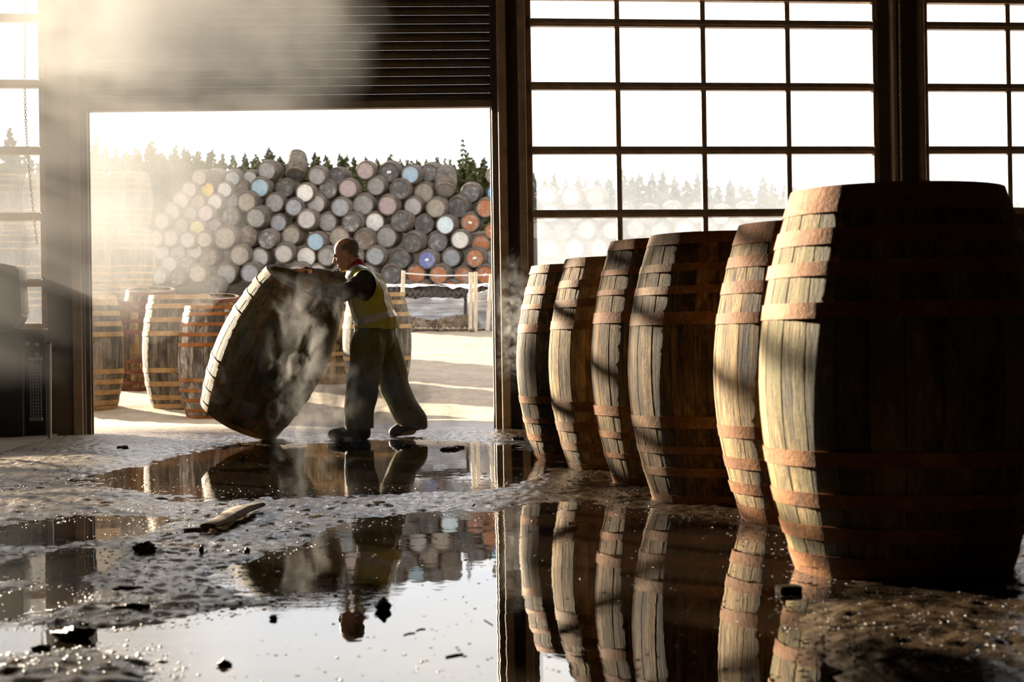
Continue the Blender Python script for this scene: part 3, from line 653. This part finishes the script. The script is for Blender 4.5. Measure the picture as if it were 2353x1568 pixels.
# ------------------------------------------------------------------ timber stacks by the yard fence
Yd = 34.0
def Q(px, py, off=0.0): return D(px, py, Yd+off)
sc_ = F/Yd
def bundle(name, label, cat, x0, x1, yt, yb, dep, mat, off=0, wob=.03, seg=10, grp=None):
    a, b = Q(x0, yb, off), Q(x1, yb, off); h = (yb-yt)/sc_; m = MB(); vs = []; nx = seg*3; nz = seg
    ux = (b-a)/nx; dv = fh*dep
    rdm = random.Random(x0)
    pr = []
    for j in range(nz+1): pr.append((0, h*j/nz))
    for j in range(1, 5): pr.append((dep*j/4, h))
    pr.append((dep, 0))
    for i in range(nx+1):
        for k_, (yo, zo) in enumerate(pr):
            p = a+ux*i+fh*yo+V((0, 0, zo))
            n = mn.noise(p*2.3)*wob*1.5+mn.noise(p*7)*wob
            p = p+V((0, 0, n*(1 if zo > h*.3 else .2)))-fh*n*.8
            vs.append(p)
    k_ = len(pr); fs = [(i*k_+j, (i+1)*k_+j, (i+1)*k_+j+1, i*k_+j+1) for i in range(nx) for j in range(k_-1)]
    fs += [tuple(range(k_)), tuple(reversed(range(nx*k_, nx*k_+k_)))]
    o = thing(name, label, cat, a, grp); m.add(vs, fs).build('wrapping', mat, o, a, 60); return o, a, b, h
def logs(o, x0, x1, yt, yb, nr, r, off=-.03, mat='log'):
    m_ = []
    for v in range(3):
        g = MB(); pts = []; n = 7
        for j in range(n): pts.append((math.cos(2*math.pi*j/n)*random.uniform(.7, 1.1), math.sin(2*math.pi*j/n)*random.uniform(.65, 1)))
        vs = [rh_*p[0]*r+Zv*p[1]*r for p in pts]; vs += [q+fh*.5 for q in vs]
        fs = [tuple(range(n)), tuple(reversed(range(n, 2*n)))]+[(j, n+j, n+(j+1) % n, (j+1) % n) for j in range(n)]
        m_.append(g.add(vs, fs).mesh('log', M[mat]))
    nx = int((x1-x0)/sc_/(r*1.75)); h = (yb-yt)/sc_
    for j in range(nr):
        for i in range(nx):
            px = x0+(i+.5+(.5 if j % 2 else 0))*(x1-x0)/nx
            dip = 1-.75*math.exp(-((px-(x0+x1)/2)/((x1-x0)*.25))**2)*(j/max(1, nr))
            p = Q(px, yb, off)+V((0, 0, r+j*h/nr*dip)); q = link('log', random.choice(m_), o, p-o.location)
            q.rotation_euler.y = random.uniform(-.3, .3)
o1, *_ = bundle('timber_stack', 'long dark stack of bark slabs topped with white sheeting below the cask heap', 'timber stack', 868, 1142, 656, 692, 1.0, M['bark_dark'], 1.4, .035, 8)
logs(o1, 868, 1142, 658, 692, 3, .062, 1.33, 'bark_dark')
a, b = Q(866, 656, 1.3), Q(1144, 656, 1.3); m = MB(); vs = []
for i in range(61):
    for j in range(5):
        p = a+(b-a)*(i/60)+fh*(j*.27); p.z += .03+.05*mn.noise(p*3)+(-.06 if j == 0 else 0)*(1+mn.noise(p*6)); vs.append(p)
m.add(vs, [(i*5+j, (i+1)*5+j, (i+1)*5+j+1, i*5+j+1) for i in range(60) for j in range(4)]).build('cover_sheet', M['sheet'], o1, None, 60)
o2, *_ = bundle('timber_bundle', 'pale plastic-wrapped timber bundle on a pallet beside the white posts', 'timber bundle', 872, 1066, 686, 738, 1.1, M['wrap'], 0, .05)
o3 = thing('firewood_pile', 'low pile of split logs on the pallet under the wrapped bundle', 'firewood', Q(872, 757, -.1))
logs(o3, 888, 1090, 728, 756, 4, .062, -.12)
o4 = thing('pallet', 'long low timber pallet under the split log pile', 'pallet', Q(872, 763, -.15))
for z in (757, 763):
    a, b = Q(872, z, -.2), Q(1108, z, -.2); MB().tube([a, b], .024, 4).build('board', M['log'], o4)
for x in (885, 950, 1015, 1085):
    p = Q(x, 760, -.18); MB().obox(p, (rh_, fh, Zv), (.04, .3, .03)).build('block', M['log'], o4)
o5, *_ = bundle('timber_bundle', 'grey plastic-wrapped timber bundle partly hidden by the right door jamb', 'timber bundle', 1074, 1160, 672, 757, 1.0, M['wrap'], .1, .05)
for (x, yt, yb, ln, lab) in ((926, 622, 757, 3, 'bleached timber post standing beside the cask behind the man'), (1081, 626, 760, 0, 'left one of the pair of bleached posts in front of the timber stacks'), (1092, 625, 762, 0, 'right one of the pair of bleached posts in front of the timber stacks'), (1128, 630, 760, 8, 'leaning bleached post farthest right by the door jamb'), (1137, 628, 760, -2, 'bleached post hard against the door jamb, right of the leaning one')):
    a, b = Q(x-ln, yb, -.25), Q(x+1, yt, -.25); po = MB().tube([a, (a+b)/2, b], [.045, .042, .036], 7).build('timber_post', M['post'], None, a); tag(po, lab, 'post', 'posts by the timber stacks')
a, b, c_ = Q(925, 628, -.25), Q(1090, 633, -.25), Q(1142, 632, -.25)
tag(MB().tube([a, (a+b)/2-V((0, 0, .03)), b, c_], .013, 5).build('rope', M['sheet'], None, a), 'white rope strung along the bleached posts', 'rope')

# ------------------------------------------------------------------ the man
def MP(px, py, off=0.0): return D(px, py, dm+off)
def remesh(m, name, mat, parent, vox, smooth=3, fold=None, origin=None):
    org = parent.location if parent else V(origin)
    me = m.mesh(name, None, org); ob = bpy.data.objects.new('tmp', me); COL.objects.link(ob)
    md = ob.modifiers.new('r', 'REMESH'); md.mode = 'VOXEL'; md.voxel_size = vox
    sm_ = ob.modifiers.new('s', 'SMOOTH'); sm_.iterations = smooth; sm_.factor = .5
    dg = bpy.context.evaluated_depsgraph_get(); dg.update(); nm = bpy.data.meshes.new_from_object(ob.evaluated_get(dg)); nm.name = name
    bpy.data.objects.remove(ob)
    if fold:
        amp, sx, sz = fold; ns_ = [v.normal.copy() for v in nm.vertices]
        for v, n in zip(nm.vertices, ns_):
            p = v.co; v.co = p+n*amp*(mn.noise(V((p.x*sx, p.y*sx, p.z*sz)))+.5*mn.noise(V((p.x*sx*2.3+5, p.y*sx*2.3, p.z*sz*2+p.x*9))))
    nm.materials.clear(); nm.materials.append(mat); nm.polygons.foreach_set('use_smooth', [True]*len(nm.polygons)); nm.update()
    o = bpy.data.objects.new(name, nm); COL.objects.link(o)
    if parent: o.parent = parent
    else: o.location = org
    return o
def subset(src, name, mat, parent, test, push):
    me = src.data; vs = []; fs = []; mpv = {}
    for p in me.polygons:
        if test(p.center, p.normal):
            f = []
            for i in p.vertices:
                if i not in mpv: mpv[i] = len(vs); vs.append(me.vertices[i].co+me.vertices[i].normal*push)
                f.append(mpv[i])
            fs.append(f)
    nm = bpy.data.meshes.new(name); nm.from_pydata([tuple(v) for v in vs], [], fs); nm.materials.append(mat)
    nm.polygons.foreach_set('use_smooth', [True]*len(nm.polygons)); nm.update()
    o = bpy.data.objects.new(name, nm); COL.objects.link(o); o.parent = parent; return o
orgM = MP(860, 1006); orgM.z = 0
sc_m = dm/F                                         # metres per pixel at the man
J = dict(pel=MP(862, 762), wai=MP(858, 725), che=MP(843, 668), nek=MP(826, 622), hed=MP(797, 585),
         shN=MP(838, 648, -.19), shF=MP(822, 632, .19), elN=MP(785, 676, -.27), elF=MP(752, 640, .33), wrN=MP(725, 668, -.13), wrF=MP(700, 623, .17),
         hiN=MP(850, 785, -.10), knN=MP(832, 886, -.12), anN=MP(829, 985, -.12), hiF=MP(876, 785, .10), knF=MP(903, 885, .12), anF=MP(945, 980, .13))
fx = -rt; sd = fh                                    # he faces image left; sd points away from the camera
ptc = R(22)
hf = (-rt*math.cos(ptc)-up*math.sin(ptc)); hu = (up*math.cos(ptc)-rt*math.sin(ptc)); hs_ = fh
# a slight turn of the head
def HP(a, b, c): return J['hed']+hf*a+hs_*b+hu*c
A3 = (hf, hs_, hu)
def torso(m, g=0.0):
    m.ell(J['pel'], (rt, sd, up), (.145+g, .175+g, .15+g)); m.cap(J['pel'], .135+g, J['wai'], .135+g, 16, 1.25, sd); m.cap(J['wai'], .135+g, J['che'], .135+g, 16, 1.32, sd)
    m.cap(J['che'], .135+g, J['nek']+V((0, 0, -.05)), .085+g, 16, 1.5, sd); m.cap(J['shN'], .072+g, J['shF'], .072+g, 14)
def hand(m, w, tip, spread, palm_n):
    f = (tip-w).normalized(); s_ = (spread-f*spread.dot(f)).normalized(); pn = f.cross(s_); pn = pn if pn.dot(palm_n) > 0 else -pn   # pn: palm side
    pc = w+f*.055
    m.ell(pc, (f, s_, pn), (.056, .043, .019), 12, 8); m.cap(w-f*.03, .029, w+f*.02, .027, 10)
    for i, (o_, L) in enumerate(((-.032, .066), (-.011, .078), (.011, .074), (.031, .056))):
        a = w+f*.095+s_*o_; b = a+f*L*.45+pn*L*.10+s_*o_*.15; c = b+f*L*.25+pn*L*.32; d_ = c+pn*L*.30+f*L*.02
        m.cap(w+f*.05+s_*o_*.8, .0105, a, .0105, 8); m.cap(a, .0105, b, .0098, 8); m.cap(b, .0098, c, .009, 8); m.cap(c, .009, d_, .008, 8)
    a = w+f*.025-s_*.036; b = a+f*.035-s_*.028+pn*.012; c = b+f*.034-s_*.006+pn*.016
    m.cap(a, .0145, b, .012, 8); m.cap(b, .012, c, .010, 8)
bm_ = MB(); torso(bm_, -.02)
for s in 'NF':
    bm_.cap(J['sh'+s], .05, J['el'+s], .042); bm_.cap(J['el'+s], .042, J['wr'+s], .029)
    bm_.cap(J['hi'+s], .085, J['kn'+s], .06); bm_.cap(J['kn'+s], .06, J['an'+s], .042)
    t_ = J['an'+s]+V((0, 0, -.03)); bm_.cap(t_, .04, t_-rt*.14+V((0, 0, -.02)), .032)
rimN, rimF = None, None
hand(bm_, J['wrN'], J['wrN']-rt*.13-up*.015-sd*-.02, sd, -Zv+axis*.2)
hand(bm_, J['wrF'], J['wrF']-rt*.13+up*.01, -sd, -Zv)
bm_.cap(J['nek']+V((0, 0, -.06)), .068, HP(-.025, 0, -.06), .058)
# head
bm_.ell(HP(-.012, 0, .042), A3, (.098, .076, .085), 20, 14); bm_.ell(HP(.022, 0, .0), A3, (.072, .068, .10), 20, 14)
bm_.ell(HP(.045, 0, -.062), A3, (.050, .052, .056), 16, 10); bm_.ell(HP(.075, 0, -.098), A3, (.024, .028, .020), 12, 8)
bm_.cap(HP(.088, -.03, .024), .013, HP(.088, .03, .024), .013)                                   # brow
bm_.cap(HP(.093, 0, .018), .009, HP(.118, 0, -.024), .0125); bm_.cap(HP(.105, -.013, -.030), .009, HP(.105, .013, -.030), .009)   # nose
for s in (-1, 1):
    bm_.ell(HP(.068, s*.042, -.018), A3, (.026, .022, .022), 12, 8)                              # cheek
    bm_.ell(HP(-.008, s*.078, -.004), A3, (.019, .009, .033), 12, 8)                             # ear
    bm_.cap(HP(.01, s*.05, -.075), .022, HP(.06, s*.026, -.098), .018)                           # jaw
bm_.cap(HP(.094, -.018, -.058), .0065, HP(.094, .018, -.058), .0065); bm_.cap(HP(.091, -.015, -.070), .007, HP(.091, .015, -.070), .007)
man = remesh(bm_, 'person', M['skin'], None, .0058, 2, None, orgM)
tag(man, 'balding man in a yellow hi-vis vest leaning forward to push the tipped cask', 'person')
for s in (-1, 1): MB().ell(HP(.082, s*.031, .002), A3, (.011, .012, .009), 10, 8).build('eye', M['eye'], man, None, 60)
L0 = J['hed']-orgM
def hair_t(c, n):
    q = c-L0; a, b, z = q.dot(hf), q.dot(hs_), q.dot(hu)
    if q.length > .17: return False
    edge = .012*mn.noise(c*60)
    return ((a < .012+edge and -.01+edge < z < .072+edge and abs(b) > .04 and not (abs(a+.008) < .022 and z < .035)) or (a < -.05+edge and -.055+edge < z < .085+edge)) and a < .045
subset(man, 'hair', M['hair'], man, hair_t, .006)
jm = MB(); torso(jm, .0)
for s in 'NF':
    jm.cap(J['sh'+s], .078, J['el'+s], .062); jm.cap(J['el'+s], .060, J['wr'+s]+(J['el'+s]-J['wr'+s])*.08, .044)
jum = remesh(jm, 'jumper', M['jumper'], man, .009, 3, (.012, 14, 26))
cm = MB(); cm.cap(J['nek']+V((0, 0, -.055)), .083, J['nek']+(J['hed']-J['nek'])*.28, .070)
remesh(cm, 'collar', M['red'], man, .008, 2)
vm = MB(); torso(vm, .022); vm.cap(J['wai'], .165, MP(868, 748), .165, 16, 1.15, sd); vm.cap(J['che'], .165, J['wai'], .165, 16, 1.2, sd)
vest_full = remesh(vm, 'vest_tmp', M['vest'], man, .009, 4, (.010, 7, 10))
shN, shF = J['shN']-orgM, J['shF']-orgM; pelz = (MP(868, 755)-orgM)
def vest_t(c, n):
    hem = (c-pelz).dot(up) > .0+.02*mn.noise(c*8)
    arm = all((V(((c-q).dot(rt)/.095, (c-q).dot(sd)/.20, (c-q+V((0, 0, .03))).dot(up)/.125))).length > 1 or abs((c-q).dot(sd)*sg) < 0 for q, sg in ((shN-sd*.09, -1), (shF+sd*.09, 1)))
    neck = (c-(J['nek']-orgM)).length > .085
    return hem and arm and neck
vest = subset(vest_full, 'vest', M['vest'], man, vest_t, .0)
bpy.data.objects.remove(vest_full)
spd = ((J['nek']-J['pel']).normalized())
def st_t(c, n):
    q = c-(J['pel']-orgM); b = q.dot(sd); z = q.dot(spd)
    return abs(abs(b)-.105) < .028 and z > .10 or abs(z-.10) < .027
subset(vest, 'reflective_stripe', M['stripe'], man, st_t, .004)
tm_ = MB(); tm_.ell(J['pel']+V((0, 0, -.03)), (rt, sd, up), (.16, .185, .17)); tm_.cap(J['pel'], .15, J['wai']-V((0, 0, .02)), .145, 16, 1.2, sd)
for s, ft in (('N', MP(828, 992, -.12)), ('F', MP(943, 985, .13))):
    tm_.cap(J['hi'+s], .138, J['kn'+s], .125, 18); tm_.tube([J['kn'+s], (J['kn'+s]+J['an'+s])/2, J['an'+s]+V((0, 0, .03)), J['an'+s]+V((0, 0, -.01))], [.125, .117, .118, .116], 18)
trs = remesh(tm_, 'trousers', M['trousers'], man, .010, 4, (.024, 5.5, 3.2))
for s, yaw in (('N', 0), ('F', 1)):
    m = MB(); a = J['an'+s]; sole = .0
    if s == 'N':
        h = V((a.x, a.y, .045))+rt*.03; t_ = h-rt*.245; t_.z = .04
        m.cap(h, .048, t_, .042, 14, 1.0, sd); m.cap(h+V((0, 0, .01)), .05, V((a.x, a.y, .16)), .058, 14); m.cap(h-rt*.07+V((0, 0, .03)), .05, t_+V((0, 0, .006)), .04)
    else:
        t_ = MP(905, 1000, .13); t_.z = .04; h = MP(958, 985, .13); h.z = .10
        m.cap(h, .048, t_, .042, 14); m.cap(h+V((0, 0, .0)), .05, V((a.x, a.y, .17)), .058, 14); m.cap(h-rt*.06+V((0, 0, .02)), .05, t_+V((0, 0, .006)), .04)
    remesh(m, 'boot', M['boot'], man, .009, 2)

# ------------------------------------------------------------------ machine and pole at the left edge, chains
mo = W(40, 1012, YW-.35); mo.z = 0
x0, x1 = W(-40, 900, YW-.3).x, W(106, 900, YW-.3).x; zt = W(50, 758, YW-.3).z; yF, yBk = YW-.52, YW-.04
mc = thing('pressure_boiler', 'black boiler cabinet with a wire-mesh side panel under the left window', 'machine', (x0, yF, 0))
o = MB().box((x0, yF+.02, .03), (x1-.16, yBk, zt-.03)).build('cabinet', M['black'], mc); bevel(o.data, .02, 2)
o = MB().box((x0, yF, zt-.03), (x1+.01, yBk+.02, zt)).build('top_plate', M['black'], mc); bevel(o.data, .006)
o = MB().box((x1-.16, yF+.2, .03), (x1, yBk, zt-.03)).build('drum_housing', M['black'], mc)
xc0, xc1 = x1-.10, x1; z0, z1 = W(100, 960, YW-.5).z, W(100, 828, YW-.5).z
for a, b in ((z0-.025, z0), (z1, z1+.025)): MB().box((xc0, yF, a), (xc1, yF+.03, b)).build('cage_rail', M['grey_metal'], mc)
for i in range(5):
    x = xc0+(xc1-xc0)*(i+.5)/5; MB().tube([(x, yF+.012, z0), (x, yF+.012, z1)], .003, 5).build('mesh_wire', M['wire'], mc)
for i in range(18):
    z = z0+(z1-z0)*(i+.5)/18; MB().tube([(xc0, yF+.018, z), (xc1, yF+.018, z)], .003, 5).build('mesh_wire', M['wire'], mc)
for px, py in ((62, 790), (84, 792), (84, 815)):
    p = W(px, py, yF-.005); MB().tube([p, p+V((0, .03, 0))], .016, 12).build('gauge', M['grey_metal'], mc)
m = MB(); xa_, xb_ = x0-.1, W(56, 700, YW-.3).x
zz0, zz1 = zt, W(30, 592, YW-.3).z
m.add([(xa_, yF+.06, zz0), (xb_-.07, yF+.06, zz0), (xb_-.07, yBk, zz0), (xa_, yBk, zz0), (xa_, yF+.06, zz0+.10), (xb_, yF+.06, zz0+.12), (xb_, yBk, zz0+.12), (xa_, yBk, zz0+.10),
       (xa_, yF+.06, zz1), (xb_-.02, yF+.06, zz1-.08), (xb_-.02, yBk, zz1-.08), (xa_, yBk, zz1)],
      [(3, 2, 1, 0), (0, 1, 5, 4), (1, 2, 6, 5), (2, 3, 7, 6), (3, 0, 4, 7), (4, 5, 9, 8), (5, 6, 10, 9), (6, 7, 11, 10), (7, 4, 8, 11), (8, 9, 10, 11)])
o = m.build('hood', M['black'], mc); bevel(o.data, .02, 2)
pa = W(114, 1010, YW-.56); pa.z = 0; pb = W(113, 790, YW-.56)
po = thing('steel_pole', 'slim grey steel pole standing at the corner of the black boiler', 'pole', pa)
MB().tube([pa, pb], .017, 10).build('tube', M['grey_metal'], po); MB().tube([pa, pa+V((0, 0, .012))], .045, 14).build('foot_plate', M['grey_metal'], po); MB().tube([pb, pb+V((0, 0, .012))], .022, 10).build('cap', M['black'], po)
kb = MB(); a, b, c_ = G(0, 1058), G(120, 1014), G(-120, 1010)
kb.add([(a.x-.3, a.y-.1, .0), (a.x, a.y, 0), (b.x, b.y, 0), (b.x, YW, 0), (-6.2, YW, 0), (-6.2, a.y-.1, 0)]+[(a.x-.3, a.y-.1, .045), (a.x, a.y, .045), (b.x, b.y, .045), (b.x, YW, .045), (-6.2, YW, .045), (-6.2, a.y-.1, .045)],
       [tuple(range(6, 12))]+[(i, (i+1) % 6, 6+(i+1) % 6, 6+i) for i in range(6)])
struct(kb.build('trim_18', M['concrete']))
def chain_link():
    m = MB(); pts = []
    for i in range(12):
        g = 2*math.pi*i/12; pts.append(V((.0085*math.cos(g), 0, .0155*math.sin(g))))
    pts.append(pts[0]); pts.append(pts[1]); return m.tube(pts, .0032, 5, False).mesh('link', M['chain'], (0, 0, 0), 60)
lk = chain_link()
def chain(p0, p1, lab, bow=.0):
    o = thing('chain', lab, 'chain', p1); n = int((p0-p1).length/.0245)
    for i in range(n):
        t = i/n; p = (p0-p1)*t; p = p+V((bow*math.sin(math.pi*t), 0, .015)); link('link', lk, o, p, (0, 0, (i % 2)*1.57))
pt = W(2066, -30, YW-.06); pb_ = W(2073, 520, YW-.06); chain(pt, pb_, 'thin steel pull chain hanging on the pillar between the two right windows')
pt = W(62, -30, YW-.06); pb_ = W(84, 560, YW-.06); chain(pt, pb_, 'steel pull chain hanging in front of the left window', -.05)

# ------------------------------------------------------------------ loose bits on the floor
def clod(px, py, w_, h_, lab, mat='clod', name='mud_clod', cat='mud clod', seed=0, sy=.7):
    p = G(px, py); d = depth(p); a = w_/2*d/F; hh = h_*d/F; z = floor_z(p.x, p.y)
    m = MB().ell((0, 0, 0), ((1, 0, 0), (0, 1, 0), (0, 0, 1)), (a, a*sy, hh*.75), 14, 9)
    for i, v in enumerate(m.v): m.v[i] = v*(1+.55*mn.noise(v.normalized()*2.1+V((seed*3.1, seed, 0)))+.3*mn.noise(v.normalized()*5+V((seed, 0, 4))))
    o = m.build(name, M[mat], None, (0, 0, 0), 40); o.location = (p.x, p.y, z+hh*.25); return tag(o, lab, cat)
clod(330, 1278, 54, 22, 'black mud lump at the left end of the dark patch, middle left of the floor', seed=1)
clod(168, 1468, 90, 26, 'large flat black lump in the bright puddle at bottom left', seed=2)
clod(880, 1402, 34, 26, 'round black lump in the puddle beside the man\'s reflected head', seed=3)
clod(463, 1276, 12, 12, 'small black pebble right of the dark mud lump', 'clod', 'pebble', 'pebble', 4)
clod(567, 1277, 16, 12, 'small black pebble left of the puddle that mirrors the cask', 'clod', 'pebble', 'pebble', 5)
clod(515, 1531, 34, 14, 'twiggy dark clod floating in the bottom puddle', seed=6, sy=.4)
clod(628, 1424, 20, 9, 'small brown leaf-like scrap at the upper edge of the bright puddle', 'driftwood', 'wood_scrap', 'wood scrap', 7, .4)
clod(1052, 1030, 36, 6, 'flat dark board scrap in the far puddle, right of the man', 'driftwood', 'wood_scrap', 'wood scrap', 8, .4)
clod(1032, 1034, 40, 7, 'flat black slab scrap in the far puddle, just right of the man\'s rear boot', 'clod', 'wood_scrap', 'wood scrap', 9, .4)
clod(300, 1408, 90, 12, 'long low dark mud ridge on the pale mud bank at lower left', seed=10, sy=.35)
clod(293, 1366, 70, 10, 'shorter dark mud ridge above the long one at lower left', seed=11, sy=.35)
clod(95, 1492, 50, 10, 'thin dark clod in the white puddle at the left edge', seed=12, sy=.35)
clod(284, 1041, 26, 9, 'dark stone lying near the tip of the dry mud, far left of the tipped cask', 'clod', 'stone', 'stone', 13)
clod(1190, 1012, 30, 8, 'small dark stone at the foot of the right door jamb', 'clod', 'stone', 'stone', 14)
p = G(1812, 1362); d = depth(p)
bl = MB().obox((0, 0, .006), (rh_, fh, Zv), (.031, .03, .013)); ob = bl.build('wood_block', M['driftwood'], None, (0, 0, 0)); bevel(ob.data, .004); ob.location = (p.x, p.y, floor_z(p.x, p.y)); ob.rotation_euler.z = .15
tag(ob, 'small wet wood block lying before the two nearest casks', 'wood block')
def stick(pts, r, lab, name='stick', cat='stick'):
    P = [G(x, y_) for x, y_ in pts]
    for q in P: q.z = floor_z(q.x, q.y)+r*.7
    n = len(P); o = MB().tube(P, [r*(.6+.6*math.sin(math.pi*(i+.6)/n)) for i in range(n)], 8, True, .35 if r > .015 else 1, (0, 0, 1)).build(name, M['log' if r > .015 else 'driftwood'], None, P[0], 40); return tag(o, lab, cat)
stick([(478, 1232), (505, 1218), (530, 1204), (556, 1190), (572, 1184), (598, 1180)], .042, 'splintered grey branch lying on the mud left of centre')
stick([(420, 1231), (450, 1228), (480, 1226)], .010, 'thin dark stick touching the left end of the splintered branch')
stick([(928, 1461), (940, 1457), (954, 1456)], .0016, 'short floating twig below the reflected head, left of its twin'); stick([(957, 1451), (966, 1447), (978, 1447)], .0016, 'shorter floating twig below the reflected head, right of its twin')
stick([(1025, 1512), (1045, 1508), (1064, 1505)], .0024, 'dark twig floating near the bottom of the bright puddle')
stick([(1308, 1204), (1340, 1199)], .0035, 'pale splinter floating in the dark puddle before the second cask')
stick([(1113, 1426), (1132, 1438)], .0012, 'fine curved twig floating in the bright puddle near the dark reflection edge')
# many small bits of grit that nobody could count
gm = MB(); rd = random.Random(11)
for i in range(22000):
    px = rd.uniform(-20, 2380); py = 1000+570*rd.random()**1.3
    if px > 1150 and py < 1080: continue
    p = G(px, py)
    if floor_raw(p.x, p.y) < -.022 and rd.random() < .95: continue
    d = depth(p); r = rd.uniform(.0015, .0065)*(1 if rd.random() < .95 else 1.8)
    z = floor_z(p.x, p.y); rx = V((rd.uniform(.6, 1.6), rd.uniform(.6, 1.3), rd.uniform(.15, .4)))*r
    vs = [(rx.x, 0, 0), (-rx.x*.8, rx.y*.3, 0), (0, rx.y, 0), (.1*rx.x, -rx.y, 0), (0, 0, rx.z), (0, 0, -rx.z)]
    gm.add([p*1+V(v)+V((0, 0, z-p.z+rx.z*.3)) for v in vs], [(0, 2, 4), (2, 1, 4), (1, 3, 4), (3, 0, 4), (2, 0, 5), (1, 2, 5), (3, 1, 5), (0, 3, 5)])
gr = gm.build('mud_grit', M['clod']); gr['kind'] = 'stuff'; tag(gr, 'scattered crumbs of wet mud and bark across the floor', 'grit')

# ------------------------------------------------------------------ steam
def steam(px, py, d, rx, ry, rz, dens, nscale, lo, hi, lab, warp=1.0, det=4, stretch=(1, 1, 1), tiltd=0, aniso=0.0, alb=.24):
    k = N('steam_volume'); k.t.nodes.remove(k.b)
    v = k.n('TexCoord').outputs['Object']; ln = k.n('VectorMath', operation='LENGTH'); k.set(ln.inputs[0], v)
    wv = k.pos(); n0 = k.noise(wv, .9, 2, .5)
    e = k.math('SUBTRACT', 1.0, k.math('ADD', ln.outputs['Value'], k.math('MULTIPLY', k.math('SUBTRACT', n0, .5), warp)), clamp=True)
    e = k.math('POWER', e, 1.2)
    n1 = k.noise(k.map(wv, stretch), nscale, det, .62, .6)
    mr = k.n('MapRange', interpolation_type='SMOOTHSTEP'); k.set(mr.inputs[0], n1); mr.inputs[1].default_value = lo; mr.inputs[2].default_value = hi
    dn = k.math('MULTIPLY', k.math('MULTIPLY', e, mr.outputs[0]), dens)
    vs = k.n('VolumeScatter'); vs.inputs['Color'].default_value = (alb, alb*.985, alb*.96, 1); vs.inputs['Anisotropy'].default_value = aniso; k.set(vs.inputs['Density'], dn)
    ab = k.n('VolumeAbsorption'); ab.inputs['Color'].default_value = (alb, alb, alb, 1); k.set(ab.inputs['Density'], dn)  # absorption greys the sunlit steam, standing in for shade
    ad = k.n('AddShader'); k.set(ad.inputs[0], vs.outputs[0]); k.set(ad.inputs[1], ab.outputs[0]); k.set(k.o.inputs['Volume'], ad.outputs[0])
    m = MB().ell((0, 0, 0), ((1, 0, 0), (0, 1, 0), (0, 0, 1)), (1, 1, 1), 20, 12)
    o = m.build('steam', k.m, None, (0, 0, 0)); c = D(px, py, d); o.location = c; o.scale = (rx*d/F, rz, ry*d/F)
    o.rotation_euler = (0, R(tiltd), -YAW); o['kind'] = 'stuff'; tag(o, lab, 'steam')
    try: k.m.cycles.volume_step_rate = .7
    except Exception: pass
    return o
steam(40, 330, 12.7, 480, 640, 1.1, 1.1, 1.0, .05, .75, 'wide bank of steam veiling the left window and door post', .6, alb=.55)
steam(290, 440, 15.8, 300, 360, 1.0, 1.15, 1.2, .15, .66, 'bright steam drifting outside past the left door post', .8, 5, alb=.8)
steam(430, 70, 10.0, 500, 330, 1.4, 2.3, 2.6, .30, .60, 'wispy plume of steam drifting up in front of the roller shutter', .7, 6, tiltd=8, alb=.97)
steam(700, 130, 8.6, 180, 150, .5, 3.2, 5.5, .42, .62, 'curling end of the steam plume before the shutter, right of the main plume', .8, 7, alb=.97)
steam(690, 850, 12.2, 290, 230, .3, 10.0, 8, .50, .66, 'curling steam rising over the tipped cask and the man', .7, 7, (1, 1, .6), 30, alb=.5)
steam(800, 940, 12.0, 280, 140, .4, 10, 6, .46, .64, 'low steam drifting over the puddle and round the man\'s legs', .8, 6, alb=.5)
steam(1180, 740, 13.6, 60, 170, .25, 6.0, 10, .48, .64, 'thin wisp of steam against the right door pillar', .7, 6, alb=.5)
